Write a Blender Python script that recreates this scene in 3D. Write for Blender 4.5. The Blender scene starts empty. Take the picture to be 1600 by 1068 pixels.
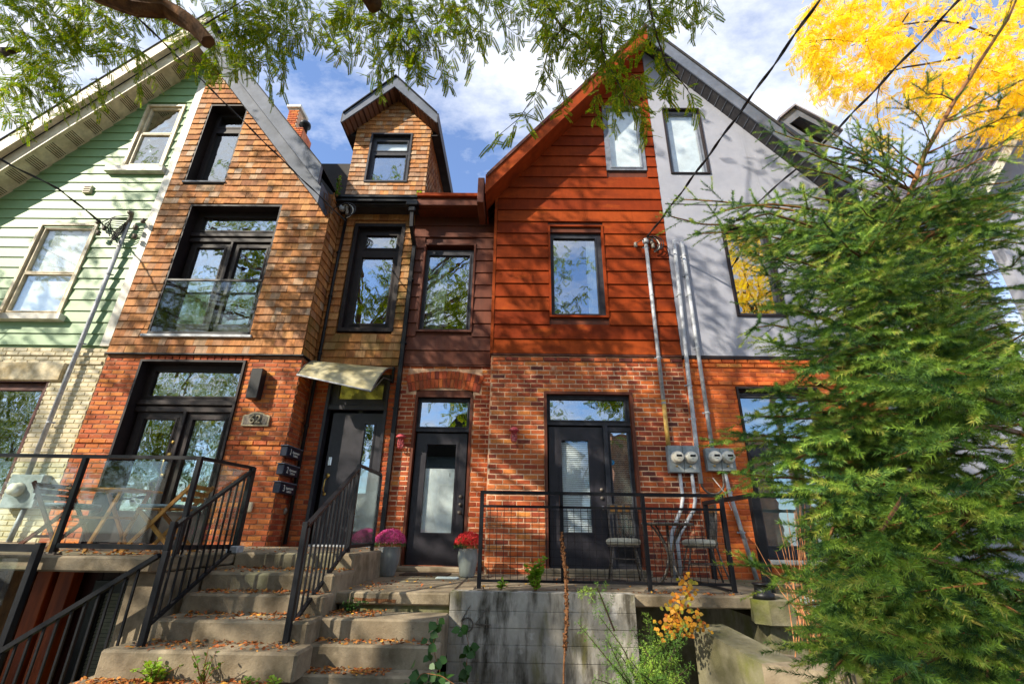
import bpy, math, random
import numpy as np
from mathutils import Vector, Matrix
random.seed(7); rng = np.random.default_rng(7)
SC = bpy.context.scene; COL = SC.collection
R = math.radians

# ------------------------------------------------------------------ camera
PITCH, ROLL, YAW, FPX = R(22.34), R(.936), R(.826), 723.7
_rt = np.array([math.cos(YAW), math.sin(YAW), 0]); _fw = np.array([-math.sin(YAW), math.cos(YAW), 0]); _up = np.array([0, 0, 1.])
_f = _fw*math.cos(PITCH)+_up*math.sin(PITCH); _u = -_fw*math.sin(PITCH)+_up*math.cos(PITCH)
CR = _rt*math.cos(ROLL)+_u*math.sin(ROLL); CU = -_rt*math.sin(ROLL)+_u*math.cos(ROLL); CF = _f
cam = bpy.data.cameras.new('camera'); cam_o = bpy.data.objects.new('camera', cam); COL.objects.link(cam_o)
cam.sensor_width = 36; cam.lens = FPX*36/1600; cam.clip_start = .05; cam.clip_end = 800
cam_o.matrix_world = Matrix([[CR[0], CU[0], -CF[0], 0], [CR[1], CU[1], -CF[1], 0], [CR[2], CU[2], -CF[2], 0], [0, 0, 0, 1]])
SC.camera = cam_o

def at(px, py, Y):          # point of the plane at depth Y behind a pixel of the 1600 x 1068 photograph
    r = CR*((px-800)/FPX)-CU*((py-534)/FPX)+CF
    return r*(Y/r[1])
def pix(p):
    p = np.asarray(p, float); z = p@CF
    return (800+FPX*(p@CR)/z, 534-FPX*(p@CU)/z, z)

# ------------------------------------------------------------------ world, sun, exposure
SUN = Vector((.62, .50, -.52)).normalized()     # direction the light travels
el = math.asin(-SUN.z); az = math.atan2(-SUN.x, -SUN.y)
W = bpy.data.worlds.new('World'); SC.world = W; W.use_nodes = True
nt = W.node_tree; nt.nodes.clear()
def wn(t, **k):
    n = nt.nodes.new(t)
    for a, b in k.items(): setattr(n, a, b)
    return n
sky = wn('ShaderNodeTexSky', sky_type='NISHITA', sun_disc=False, sun_elevation=el, sun_rotation=az, air_density=1.0, dust_density=.6, ozone_density=1.5)
tc = wn('ShaderNodeTexCoord'); sp = wn('ShaderNodeSeparateXYZ'); nt.links.new(tc.outputs['Generated'], sp.inputs[0])
zz = wn('ShaderNodeMath', operation='MAXIMUM'); zz.inputs[1].default_value = .06; nt.links.new(sp.outputs['Z'], zz.inputs[0])
za = wn('ShaderNodeMath', operation='ADD'); za.inputs[1].default_value = .25; nt.links.new(zz.outputs[0], za.inputs[0])
dv = wn('ShaderNodeVectorMath', operation='SCALE'); iv = wn('ShaderNodeMath', operation='DIVIDE'); iv.inputs[0].default_value = 1
nt.links.new(za.outputs[0], iv.inputs[1]); nt.links.new(tc.outputs['Generated'], dv.inputs[0]); nt.links.new(iv.outputs[0], dv.inputs['Scale'])
mpp = wn('ShaderNodeMapping'); mpp.inputs['Location'].default_value = (3.1, 1.35, 0); mpp.inputs['Scale'].default_value = (1.0, 1.5, 1.0)
nt.links.new(dv.outputs[0], mpp.inputs[0])
nz = wn('ShaderNodeTexNoise'); nz.inputs['Scale'].default_value = 2.1; nz.inputs['Detail'].default_value = 9; nz.inputs['Roughness'].default_value = .62
nt.links.new(mpp.outputs[0], nz.inputs['Vector'])
cr = wn('ShaderNodeValToRGB'); cr.color_ramp.elements[0].position = .40; cr.color_ramp.elements[1].position = .62
cr.color_ramp.elements[0].color = (0.08, 0.08, 0.08, 1)
nt.links.new(nz.outputs['Fac'], cr.inputs[0])
mx = wn('ShaderNodeMixRGB'); nt.links.new(cr.outputs[0], mx.inputs[0]); mx.inputs[2].default_value = (7.6, 7.8, 8.3, 1)
skg = wn('ShaderNodeMixRGB', blend_type='MULTIPLY'); skg.inputs[0].default_value = 1; skg.inputs[2].default_value = (.92, 1.3, 1.75, 1)
nt.links.new(sky.outputs[0], skg.inputs[1]); nt.links.new(skg.outputs[0], mx.inputs[1])
bg = wn('ShaderNodeBackground'); bg.inputs['Strength'].default_value = .098; nt.links.new(mx.outputs[0], bg.inputs[0])
ow = wn('ShaderNodeOutputWorld'); nt.links.new(bg.outputs[0], ow.inputs[0])
sl = bpy.data.lights.new('sun', 'SUN'); sl.energy = 4.6; sl.angle = R(.55); sl.color = (1, .90, .74)
so = bpy.data.objects.new('sun', sl); COL.objects.link(so); so.rotation_euler = SUN.to_track_quat('-Z', 'Y').to_euler()
SC.view_settings.view_transform = 'Standard'; SC.view_settings.look = 'None'; SC.view_settings.exposure = .82; SC.view_settings.gamma = 1
SC.view_settings.use_curve_mapping = False
SC.render.engine = 'CYCLES'; SC.cycles.transparent_max_bounces = 12; SC.cycles.max_bounces = 6
SC.render.resolution_x = 1024; SC.render.resolution_y = 683

# ------------------------------------------------------------------ materials
def srgb(r, g, b):
    f = lambda c: (c/255/12.92 if c/255 <= .04045 else ((c/255+.055)/1.055)**2.4)
    return (f(r), f(g), f(b), 1)
def lin(c, k=1): return (c[0]*k, c[1]*k, c[2]*k, 1)
def mat(name, base, var=None, scale=6, stretch=(1, 1, 1), rough=.75, bump=.25, bscale=None, metal=0, spec=.4, pieces=None,
        stains=(), translucent=0, noisemul=(.75, 1.15), grain=None, coat=0, alpha=None):
    """base: colour; pieces: list of colours each piece (object or loose island) picks from; stains: (colour, scale, lo, hi, stretch)"""
    m = bpy.data.materials.new(name); m.use_nodes = True; t = m.node_tree; N = t.nodes; L = t.links
    b = N['Principled BSDF']; b.inputs['Roughness'].default_value = rough; b.inputs['Metallic'].default_value = metal
    b.inputs['Specular IOR Level'].default_value = spec; b.inputs['Coat Weight'].default_value = coat
    geo = N.new('ShaderNodeNewGeometry')
    def noise(sc, st=(1, 1, 1), det=6, ro=.55):
        mp = N.new('ShaderNodeMapping'); mp.inputs['Scale'].default_value = st; L.new(geo.outputs['Position'], mp.inputs[0])
        n = N.new('ShaderNodeTexNoise'); n.inputs['Scale'].default_value = sc; n.inputs['Detail'].default_value = det; n.inputs['Roughness'].default_value = ro
        L.new(mp.outputs[0], n.inputs['Vector']); return n.outputs['Fac']
    def ramp(src, pts):
        r = N.new('ShaderNodeValToRGB'); e = r.color_ramp.elements
        e[0].position, e[0].color = pts[0]; e[1].position, e[1].color = pts[-1]
        for p, c in pts[1:-1]:
            x = e.new(p); x.color = c
        L.new(src, r.inputs[0]); return r.outputs[0]
    def mix(fac, a, c, mode='MIX'):
        x = N.new('ShaderNodeMixRGB'); x.blend_type = mode
        for s, i in ((fac, 0), (a, 1), (c, 2)):
            if hasattr(s, 'links'): L.new(s, x.inputs[i])
            else: x.inputs[i].default_value = s
        return x.outputs[0]
    if pieces:
        oi = N.new('ShaderNodeObjectInfo'); ad = N.new('ShaderNodeMath'); ad.operation = 'ADD'
        L.new(oi.outputs['Random'], ad.inputs[0]); L.new(geo.outputs['Random Per Island'], ad.inputs[1])
        fr = N.new('ShaderNodeMath'); fr.operation = 'FRACT'; L.new(ad.outputs[0], fr.inputs[0])
        n = len(pieces); col = ramp(fr.outputs[0], [(i/(n-1), c) for i, c in enumerate(pieces)])
    else:
        col = base
    nf = noise(scale, stretch)
    lo, hi = noisemul
    if var is not None:
        col = mix(ramp(nf, [(.38, (0, 0, 0, 1)), (.62, (1, 1, 1, 1))]), col, var)
    mul = ramp(noise(scale*2.3, stretch, 8, .65), [(.3, (lo,)*3+(1,)), (.7, (hi,)*3+(1,))])
    col = mix(1.0, col, mul, 'MULTIPLY')
    if grain:
        g = ramp(noise(grain[0], grain[1], 5, .7), [(.35, (grain[2],)*3+(1,)), (.65, (1.05,)*3+(1,))]); col = mix(1.0, col, g, 'MULTIPLY')
    for (c, s, a, z, st) in stains:
        col = mix(ramp(noise(s, st, 7, .62), [(a, (0, 0, 0, 1)), (z, (1, 1, 1, 1))]), col, c)
    if hasattr(col, 'links'): L.new(col, b.inputs['Base Color'])
    else: b.inputs['Base Color'].default_value = col
    if bump:
        bp = N.new('ShaderNodeBump'); bp.inputs['Strength'].default_value = bump; bp.inputs['Distance'].default_value = .01
        bs = noise(bscale or scale*6, grain[1] if grain else stretch, 6, .6); L.new(bs, bp.inputs['Height']); L.new(bp.outputs[0], b.inputs['Normal'])
    if translucent:
        tr = N.new('ShaderNodeBsdfTranslucent'); ms = N.new('ShaderNodeMixShader'); ms.inputs[0].default_value = translucent
        L.new(mix(1, col, (1.5, 1.6, .8, 1), 'MULTIPLY'), tr.inputs[0]); L.new(b.outputs[0], ms.inputs[1]); L.new(tr.outputs[0], ms.inputs[2])
        L.new(ms.outputs[0], N['Material Output'].inputs[0])
    return m
def glassmat(name, refl=.3, tint=(.75, .8, .78), rough=.02, wavy=0):
    m = bpy.data.materials.new(name); m.use_nodes = True; t = m.node_tree; N = t.nodes; L = t.links
    N.remove(N['Principled BSDF'])
    g = N.new('ShaderNodeBsdfGlossy'); g.inputs['Roughness'].default_value = rough; g.inputs['Color'].default_value = (.95, .97, 1, 1)
    tr = N.new('ShaderNodeBsdfTransparent'); tr.inputs[0].default_value = (*tint, 1)
    lw = N.new('ShaderNodeLayerWeight'); lw.inputs[0].default_value = .5; pw = N.new('ShaderNodeMath'); pw.operation = 'POWER'; pw.inputs[1].default_value = 4; L.new(lw.outputs['Facing'], pw.inputs[0])
    mr = N.new('ShaderNodeMapRange'); mr.inputs['To Min'].default_value = refl; mr.inputs['To Max'].default_value = 1.0; L.new(pw.outputs[0], mr.inputs[0])
    ms = N.new('ShaderNodeMixShader'); L.new(mr.outputs[0], ms.inputs[0]); L.new(tr.outputs[0], ms.inputs[1]); L.new(g.outputs[0], ms.inputs[2])
    if wavy:
        no = N.new('ShaderNodeTexNoise'); no.inputs['Scale'].default_value = 2.5; ge = N.new('ShaderNodeNewGeometry'); L.new(ge.outputs['Position'], no.inputs['Vector'])
        bp = N.new('ShaderNodeBump'); bp.inputs['Strength'].default_value = wavy; bp.inputs['Distance'].default_value = .05; L.new(no.outputs['Fac'], bp.inputs['Height']); L.new(bp.outputs[0], g.inputs['Normal'])
    L.new(ms.outputs[0], N['Material Output'].inputs[0]); return m

BR = lambda *c: [srgb(*x) for x in c]
MT = {}
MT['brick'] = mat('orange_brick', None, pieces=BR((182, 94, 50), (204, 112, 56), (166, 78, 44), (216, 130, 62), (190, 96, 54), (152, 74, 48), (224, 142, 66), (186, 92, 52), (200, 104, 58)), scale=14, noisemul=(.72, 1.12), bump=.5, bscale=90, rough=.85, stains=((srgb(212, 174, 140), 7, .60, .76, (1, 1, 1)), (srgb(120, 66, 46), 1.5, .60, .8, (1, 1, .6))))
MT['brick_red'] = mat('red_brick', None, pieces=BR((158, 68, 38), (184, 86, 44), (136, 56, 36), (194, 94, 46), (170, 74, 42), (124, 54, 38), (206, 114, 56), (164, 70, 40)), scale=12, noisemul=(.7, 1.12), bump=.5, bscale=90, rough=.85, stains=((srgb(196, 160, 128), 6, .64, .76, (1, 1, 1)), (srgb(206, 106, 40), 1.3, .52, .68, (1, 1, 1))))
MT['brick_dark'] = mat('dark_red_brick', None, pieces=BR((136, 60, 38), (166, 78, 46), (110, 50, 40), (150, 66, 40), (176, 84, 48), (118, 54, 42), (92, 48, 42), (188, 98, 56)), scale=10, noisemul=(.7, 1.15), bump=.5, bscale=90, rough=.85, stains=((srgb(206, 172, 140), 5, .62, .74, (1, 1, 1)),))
MT['brick_orange'] = mat('painted_orange_brick', None, pieces=BR((208, 100, 40), (218, 112, 44), (190, 84, 36), (222, 120, 50), (200, 92, 40)), scale=8, noisemul=(.8, 1.1), bump=.35, bscale=60, rough=.8)
MT['brick_cream'] = mat('cream_painted_brick', None, pieces=BR((212, 202, 172), (220, 210, 182), (202, 190, 160), (226, 216, 192)), scale=7, noisemul=(.8, 1.08), bump=.4, bscale=70, rough=.8, stains=((srgb(150, 125, 85), 5, .62, .78, (1, 1, .6)),))
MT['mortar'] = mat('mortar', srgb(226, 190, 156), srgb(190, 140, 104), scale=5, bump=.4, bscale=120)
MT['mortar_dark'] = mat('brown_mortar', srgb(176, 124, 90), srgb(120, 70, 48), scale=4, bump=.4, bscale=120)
MT['mortar_orange'] = mat('orange_mortar', srgb(215, 130, 80), srgb(185, 85, 45), scale=4, bump=.3)
MT['mortar_cream'] = mat('cream_mortar', srgb(196, 180, 138), scale=4, bump=.3)
ST = (.7, .7, .08)
MT['cedar'] = mat('cedar_shingle', None, pieces=BR((184, 124, 72), (204, 142, 84), (162, 104, 60), (216, 158, 98), (190, 122, 66), (176, 128, 90), (208, 138, 74), (150, 94, 56), (206, 172, 136)), scale=9, stretch=(1, 1, .15), noisemul=(.72, 1.12), grain=(60, (1, 1, .05), .72), bump=.5, bscale=70, rough=.8)
MT['cedar_weathered'] = mat('weathered_cedar_shingle', None, pieces=BR((180, 134, 96), (196, 164, 134), (168, 116, 78), (208, 182, 156), (182, 122, 76), (156, 124, 100)), scale=9, stretch=(1, 1, .15), noisemul=(.7, 1.12), grain=(60, (1, 1, .05), .68), bump=.5, bscale=70, rough=.85)
MT['cedar_mossy'] = mat('mossy_cedar_shingle', None, pieces=BR((170, 114, 64), (188, 128, 70), (152, 98, 54), (192, 148, 100), (162, 106, 56)), scale=9, stretch=(1, 1, .15), noisemul=(.7, 1.12), grain=(60, (1, 1, .05), .7), bump=.5, bscale=70, rough=.85, stains=((srgb(104, 92, 40), 1.6, .50, .68, (1, 1, .8)),))
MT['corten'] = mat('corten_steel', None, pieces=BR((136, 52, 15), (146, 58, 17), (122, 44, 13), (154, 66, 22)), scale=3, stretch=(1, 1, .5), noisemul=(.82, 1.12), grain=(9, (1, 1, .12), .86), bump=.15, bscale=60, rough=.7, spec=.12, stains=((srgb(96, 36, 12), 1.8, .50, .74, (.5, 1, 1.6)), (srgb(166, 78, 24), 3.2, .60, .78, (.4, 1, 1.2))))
MT['corten_shaded'] = mat('shaded_corten_steel', None, pieces=BR((98, 46, 24), (108, 52, 26), (88, 42, 24), (112, 54, 28)), scale=3, stretch=(1, 1, .5), noisemul=(.8, 1.1), grain=(14, (1, 1, .08), .8), bump=.15, bscale=60, rough=.6, stains=((srgb(74, 42, 30), 2.5, .5, .75, (1, 1, .4)),))  # same steel as corten, recess shade put into its colour; trims share it
MT['green'] = mat('green_siding', None, pieces=BR((126, 158, 112), (130, 162, 116), (122, 154, 108)), scale=4, noisemul=(.93, 1.04), bump=.05, rough=.5, spec=.4, stains=((srgb(112, 128, 96), 2, .62, .9, (1, 1, .3)),))
MT['white'] = mat('white_trim', srgb(226, 222, 208), srgb(206, 200, 184), scale=3, bump=.08, rough=.5)
MT['cream'] = mat('cream_trim', srgb(222, 208, 178), srgb(200, 184, 152), scale=4, bump=.08, rough=.5)
MT['stucco'] = mat('white_stucco', srgb(160, 162, 173), srgb(151, 154, 166), scale=2, noisemul=(.93, 1.03), bump=.45, bscale=120, rough=.9, stains=((srgb(134, 136, 142), 1.6, .55, .85, (1.6, 1, .12)), (srgb(190, 190, 194), 9, .66, .8, (1, 1, 1)), (srgb(120, 120, 120), 4.5, .64, .8, (2.4, 1, .07))))
MT['black'] = mat('black_metal', srgb(27, 28, 32), srgb(20, 21, 25), scale=20, bump=.08, rough=.42, spec=.3, stains=((srgb(92, 84, 78), 40, .70, .8, (1, 1, 1)),))
MT['frame'] = mat('dark_brown_frame', srgb(44, 33, 33), srgb(34, 27, 28), scale=8, bump=.08, rough=.55, spec=.3)
MT['frame_grey'] = mat('charcoal_frame', srgb(62, 62, 68), srgb(48, 49, 55), scale=8, bump=.05, rough=.5, spec=.3)
MT['doorpaint'] = mat('charcoal_door_paint', srgb(48, 46, 52), srgb(40, 39, 45), scale=5, bump=.1, rough=.42)
MT['galv'] = mat('galvanised_steel', srgb(184, 188, 194), srgb(160, 164, 170), scale=9, metal=.1, bump=.1, rough=.55)
MT['greysteel'] = mat('grey_painted_box', srgb(160, 168, 170), srgb(140, 150, 152), scale=7, bump=.1, rough=.5, stains=((srgb(190, 160, 70), 6, .62, .8, (1, 1, .6)),))
MT['yellowpipe'] = mat('yellow_stained_pipe', srgb(206, 172, 96), srgb(180, 140, 70), scale=9, bump=.1, rough=.5)
MT['fascia'] = mat('grey_metal_fascia', srgb(108, 114, 127), srgb(92, 99, 112), scale=2.5, metal=0, bump=.1, rough=.62, spec=.25)
MT['soffit_dark'] = mat('dark_soffit', srgb(64, 62, 64), srgb(46, 44, 48), scale=4, bump=.1, rough=.6)
MT['soffit_wood'] = mat('brown_wood_soffit', None, pieces=BR((98, 66, 52), (120, 84, 66), (78, 54, 46), (134, 100, 84)), scale=6, stretch=(1, .2, 1), bump=.3)
MT['shingle_roof'] = mat('asphalt_roof', srgb(62, 60, 60), srgb(44, 43, 45), scale=12, bump=.5, bscale=150, rough=.9)
MT['metal_roof'] = mat('metal_roof', srgb(166, 164, 176), srgb(140, 138, 150), scale=3, metal=.3, bump=.1, rough=.45)
MT['concrete'] = mat('concrete', srgb(160, 146, 122), srgb(128, 114, 92), scale=3.2, noisemul=(.72, 1.1), bump=.5, bscale=60, rough=.9, stains=((srgb(86, 76, 56), 3.4, .50, .72, (1, 1, 1)), (srgb(70, 60, 46), 30, .68, .76, (1, 1, 1))))
MT['concrete_moss'] = mat('mossy_concrete', srgb(134, 128, 104), srgb(104, 100, 70), scale=3.5, noisemul=(.65, 1.1), bump=.5, bscale=60, rough=.95, stains=((srgb(96, 100, 34), 2.4, .5, .7, (1, 1, .8)), (srgb(64, 56, 42), 14, .64, .76, (1, 1, 1))))
MT['concrete_wall'] = mat('board_formed_concrete', srgb(178, 174, 164), srgb(150, 146, 136), scale=3.4, stretch=(1, 1, .55), noisemul=(.68, 1.12), bump=.6, bscale=55, rough=.9, stains=((srgb(74, 70, 60), 5.5, .46, .62, (1.6, 1, .35)), (srgb(104, 100, 58), 3.5, .52, .68, (1.5, 1, .35)), (srgb(214, 212, 206), 4.5, .62, .8, (1, 1, 1))))
MT['stone'] = mat('cream_stone', srgb(222, 208, 176), srgb(190, 170, 130), scale=6, noisemul=(.7, 1.1), bump=1, bscale=14, rough=.9)
MT['soil'] = mat('soil', srgb(96, 76, 54), srgb(70, 54, 38), scale=6, bump=.8, bscale=40)
MT['asphalt'] = mat('asphalt', srgb(78, 78, 80), srgb(64, 64, 66), scale=9, bump=.5, bscale=200)
MT['paving'] = mat('sidewalk', srgb(160, 154, 144), srgb(140, 134, 124), scale=3, bump=.3)
MT['room'] = mat('dim_room', srgb(54, 50, 48), srgb(40, 38, 38), scale=1, bump=0)
MT['blind'] = mat('white_blind', srgb(226, 230, 232), srgb(212, 218, 222), scale=1.5, bump=0, rough=.7)
MT['curtain'] = mat('pale_curtain', srgb(214, 226, 228), srgb(180, 196, 200), scale=3, stretch=(5, 1, .05), bump=0, rough=.8)
MT['film'] = mat('frosted_film', srgb(222, 228, 228), srgb(206, 214, 216), scale=2, bump=0, rough=.35)
MT['tan'] = mat('tan_blind', srgb(150, 148, 128), srgb(126, 124, 106), scale=2, bump=0, rough=.7)
MT['glass'] = glassmat('window_glass', .30, (.74, .79, .77), .01, .04)
MT['glass_old'] = glassmat('old_window_glass', .30, (.66, .70, .66), .015, .16)
MT['glass_clear'] = glassmat('railing_glass', .045, (.90, .955, .93), .03)
MT['glass_milky'] = glassmat('white_curtained_glass', .07, (.97, .99, .99), .02)
MT['acrylic'] = mat('yellowed_acrylic', srgb(214, 206, 180), srgb(186, 176, 140), scale=3, rough=.3, bump=.05, translucent=.4)
MT['brass'] = mat('brass', srgb(200, 168, 96), rough=.3, metal=.8, bump=0)
MT['chrome'] = mat('chrome', srgb(200, 200, 200), rough=.25, metal=.9, bump=0)
MT['redpaint'] = mat('faded_red_paint', srgb(170, 50, 62), srgb(196, 96, 100), scale=30, rough=.45, bump=.1)
MT['wood'] = mat('honey_wood', srgb(198, 142, 72), srgb(170, 110, 50), scale=12, stretch=(1, 1, .3), grain=(40, (1, 1, .1), .8), bump=.2, rough=.55)
MT['wood_dark'] = mat('dark_red_wood', srgb(96, 50, 32), srgb(76, 38, 26), scale=9, bump=.2, rough=.6)
MT['post_wood'] = mat('orange_stained_post', srgb(186, 84, 34), srgb(140, 58, 26), scale=6, stretch=(1, 1, .2), grain=(30, (1, 1, .08), .75), bump=.3, rough=.6)
MT['frame_silver'] = mat('silver_grey_frame', srgb(128, 134, 146), srgb(112, 118, 130), scale=8, bump=.05, rough=.5, spec=.3)
MT['maroon'] = mat('maroon_board', srgb(64, 18, 14), srgb(46, 12, 10), scale=5, bump=.15, rough=.6)
MT['cushion_blue'] = mat('blue_grey_cushion', srgb(150, 164, 176), srgb(128, 142, 156), scale=20, bump=.3, rough=.9)
MT['cushion'] = mat('pale_cushion', srgb(206, 200, 178), srgb(180, 174, 154), scale=20, bump=.4, rough=.9)
MT['iron'] = mat('worn_iron', srgb(84, 78, 72), srgb(124, 114, 102), scale=30, bump=.2, rough=.5, metal=.3)
MT['mat'] = mat('doormat', srgb(52, 44, 40), srgb(78, 60, 46), scale=40, bump=.8, bscale=200, rough=1)
MT['pot'] = mat('grey_glazed_pot', srgb(150, 152, 150), srgb(118, 122, 122), scale=6, stretch=(1, 1, .2), bump=.2, rough=.5)
MT['magenta'] = mat('magenta_petals', None, pieces=BR((214, 60, 150), (190, 30, 120), (232, 120, 180), (170, 20, 100)), rough=.7, bump=0, translucent=.2)
MT['redpetal'] = mat('red_petals', None, pieces=BR((200, 24, 40), (168, 12, 28), (222, 60, 60)), rough=.7, bump=0, translucent=.2)
MT['leaf'] = mat('garden_leaf', None, pieces=BR((84, 122, 42), (110, 146, 50), (66, 100, 36), (132, 156, 56)), rough=.5, bump=0, translucent=.3)
MT['leaf_bright'] = mat('bright_leaf', None, pieces=BR((140, 172, 52), (120, 160, 46), (164, 186, 62), (104, 146, 44)), rough=.5, bump=0, translucent=.35)
MT['leaf_dark'] = mat('dark_vine_leaf', None, pieces=BR((50, 88, 34), (64, 104, 40), (40, 74, 30)), rough=.5, bump=0, translucent=.25)
MT['leaf_autumn'] = mat('autumn_leaf', None, pieces=BR((214, 150, 40), (226, 176, 52), (196, 106, 34), (180, 150, 50), (150, 160, 60)), rough=.6, bump=0, translucent=.35)
MT['fallen'] = mat('fallen_leaf', None, pieces=BR((176, 100, 44), (150, 78, 36), (204, 136, 56), (128, 66, 34), (190, 110, 50), (214, 168, 70)), rough=.8, bump=0)
MT['locust'] = mat('locust_leaf', None, pieces=BR((92, 124, 22), (76, 108, 20), (116, 138, 24), (64, 94, 18), (150, 156, 28), (86, 116, 20), (176, 164, 28), (78, 104, 20)), rough=.6, spec=.15, bump=0, translucent=.42, scale=1.2, noisemul=(.8, 1.25), stains=((srgb(170, 120, 30), 1.9, .64, .76, (1, 1, 1)),))
MT['yellow'] = mat('yellow_locust_leaf', None, pieces=BR((250, 220, 44), (244, 200, 30), (252, 230, 74), (232, 176, 28), (250, 222, 54)), rough=.7, spec=.1, bump=0, translucent=.5, scale=.8, noisemul=(.85, 1.15))
for k_, cs_ in (('needle_deep', ((52, 86, 42), (62, 98, 46), (48, 80, 50))), ('needle', ((90, 126, 48), (104, 138, 54), (80, 120, 58))), ('needle_fresh', ((128, 158, 58), (142, 170, 64), (116, 152, 66))), ('needle_tip', ((164, 182, 76), (176, 186, 86), (176, 162, 80)))):
    MT[k_] = mat('spruce_'+k_, None, pieces=BR(*cs_), rough=.5, spec=.25, bump=0, translucent=.12, scale=1.4, noisemul=(.75, 1.25))
MT['twig'] = mat('orange_twig', srgb(150, 102, 58), srgb(120, 82, 50), scale=20, bump=.3)
MT['bark'] = mat('brown_bark', srgb(124, 86, 52), srgb(84, 58, 38), scale=9, stretch=(1, 1, .4), bump=1, bscale=26, rough=.9, stains=((srgb(150, 120, 80), 6, .6, .75, (1, 1, 1)),))
MT['bark_dark'] = mat('dark_bark', srgb(70, 52, 40), srgb(50, 38, 30), scale=14, bump=.8, bscale=40, rough=.9)
MT['seed'] = mat('dry_seed_head', srgb(104, 68, 42), srgb(140, 96, 60), scale=60, bump=1, bscale=150, rough=1)
MT['cane'] = mat('dry_cane', srgb(186, 128, 80), srgb(150, 96, 60), scale=15, bump=.2)
MT['cable'] = mat('black_cable', srgb(40, 38, 38), rough=.5, bump=0)
MT['whitecable'] = mat('white_cable', srgb(220, 216, 204), rough=.5, bump=0)
MT['porcelain'] = mat('grey_insulator', srgb(150, 142, 130), srgb(110, 102, 94), scale=20, rough=.4, bump=0)
MT['mailblack'] = mat('navy_black_mailbox', srgb(34, 38, 54), rough=.35, bump=.05)
MT['print'] = mat('white_print', srgb(216, 216, 210), rough=.5, bump=0)
MT['plaque'] = mat('stone_plaque', srgb(188, 176, 146), srgb(160, 148, 120), scale=20, rough=.7, bump=.3)
MT['decal'] = mat('blue_decal', srgb(20, 130, 180), rough=.4, bump=0)
MT['plasticbag'] = mat('white_plastic', srgb(224, 228, 232), rough=.4, bump=0)
MT['vent'] = mat('vent_slot', srgb(86, 66, 46), rough=.8, bump=0)
MT['paleblue'] = mat('pale_blue_siding', srgb(150, 176, 196), srgb(136, 162, 184), scale=2, bump=0)

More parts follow.
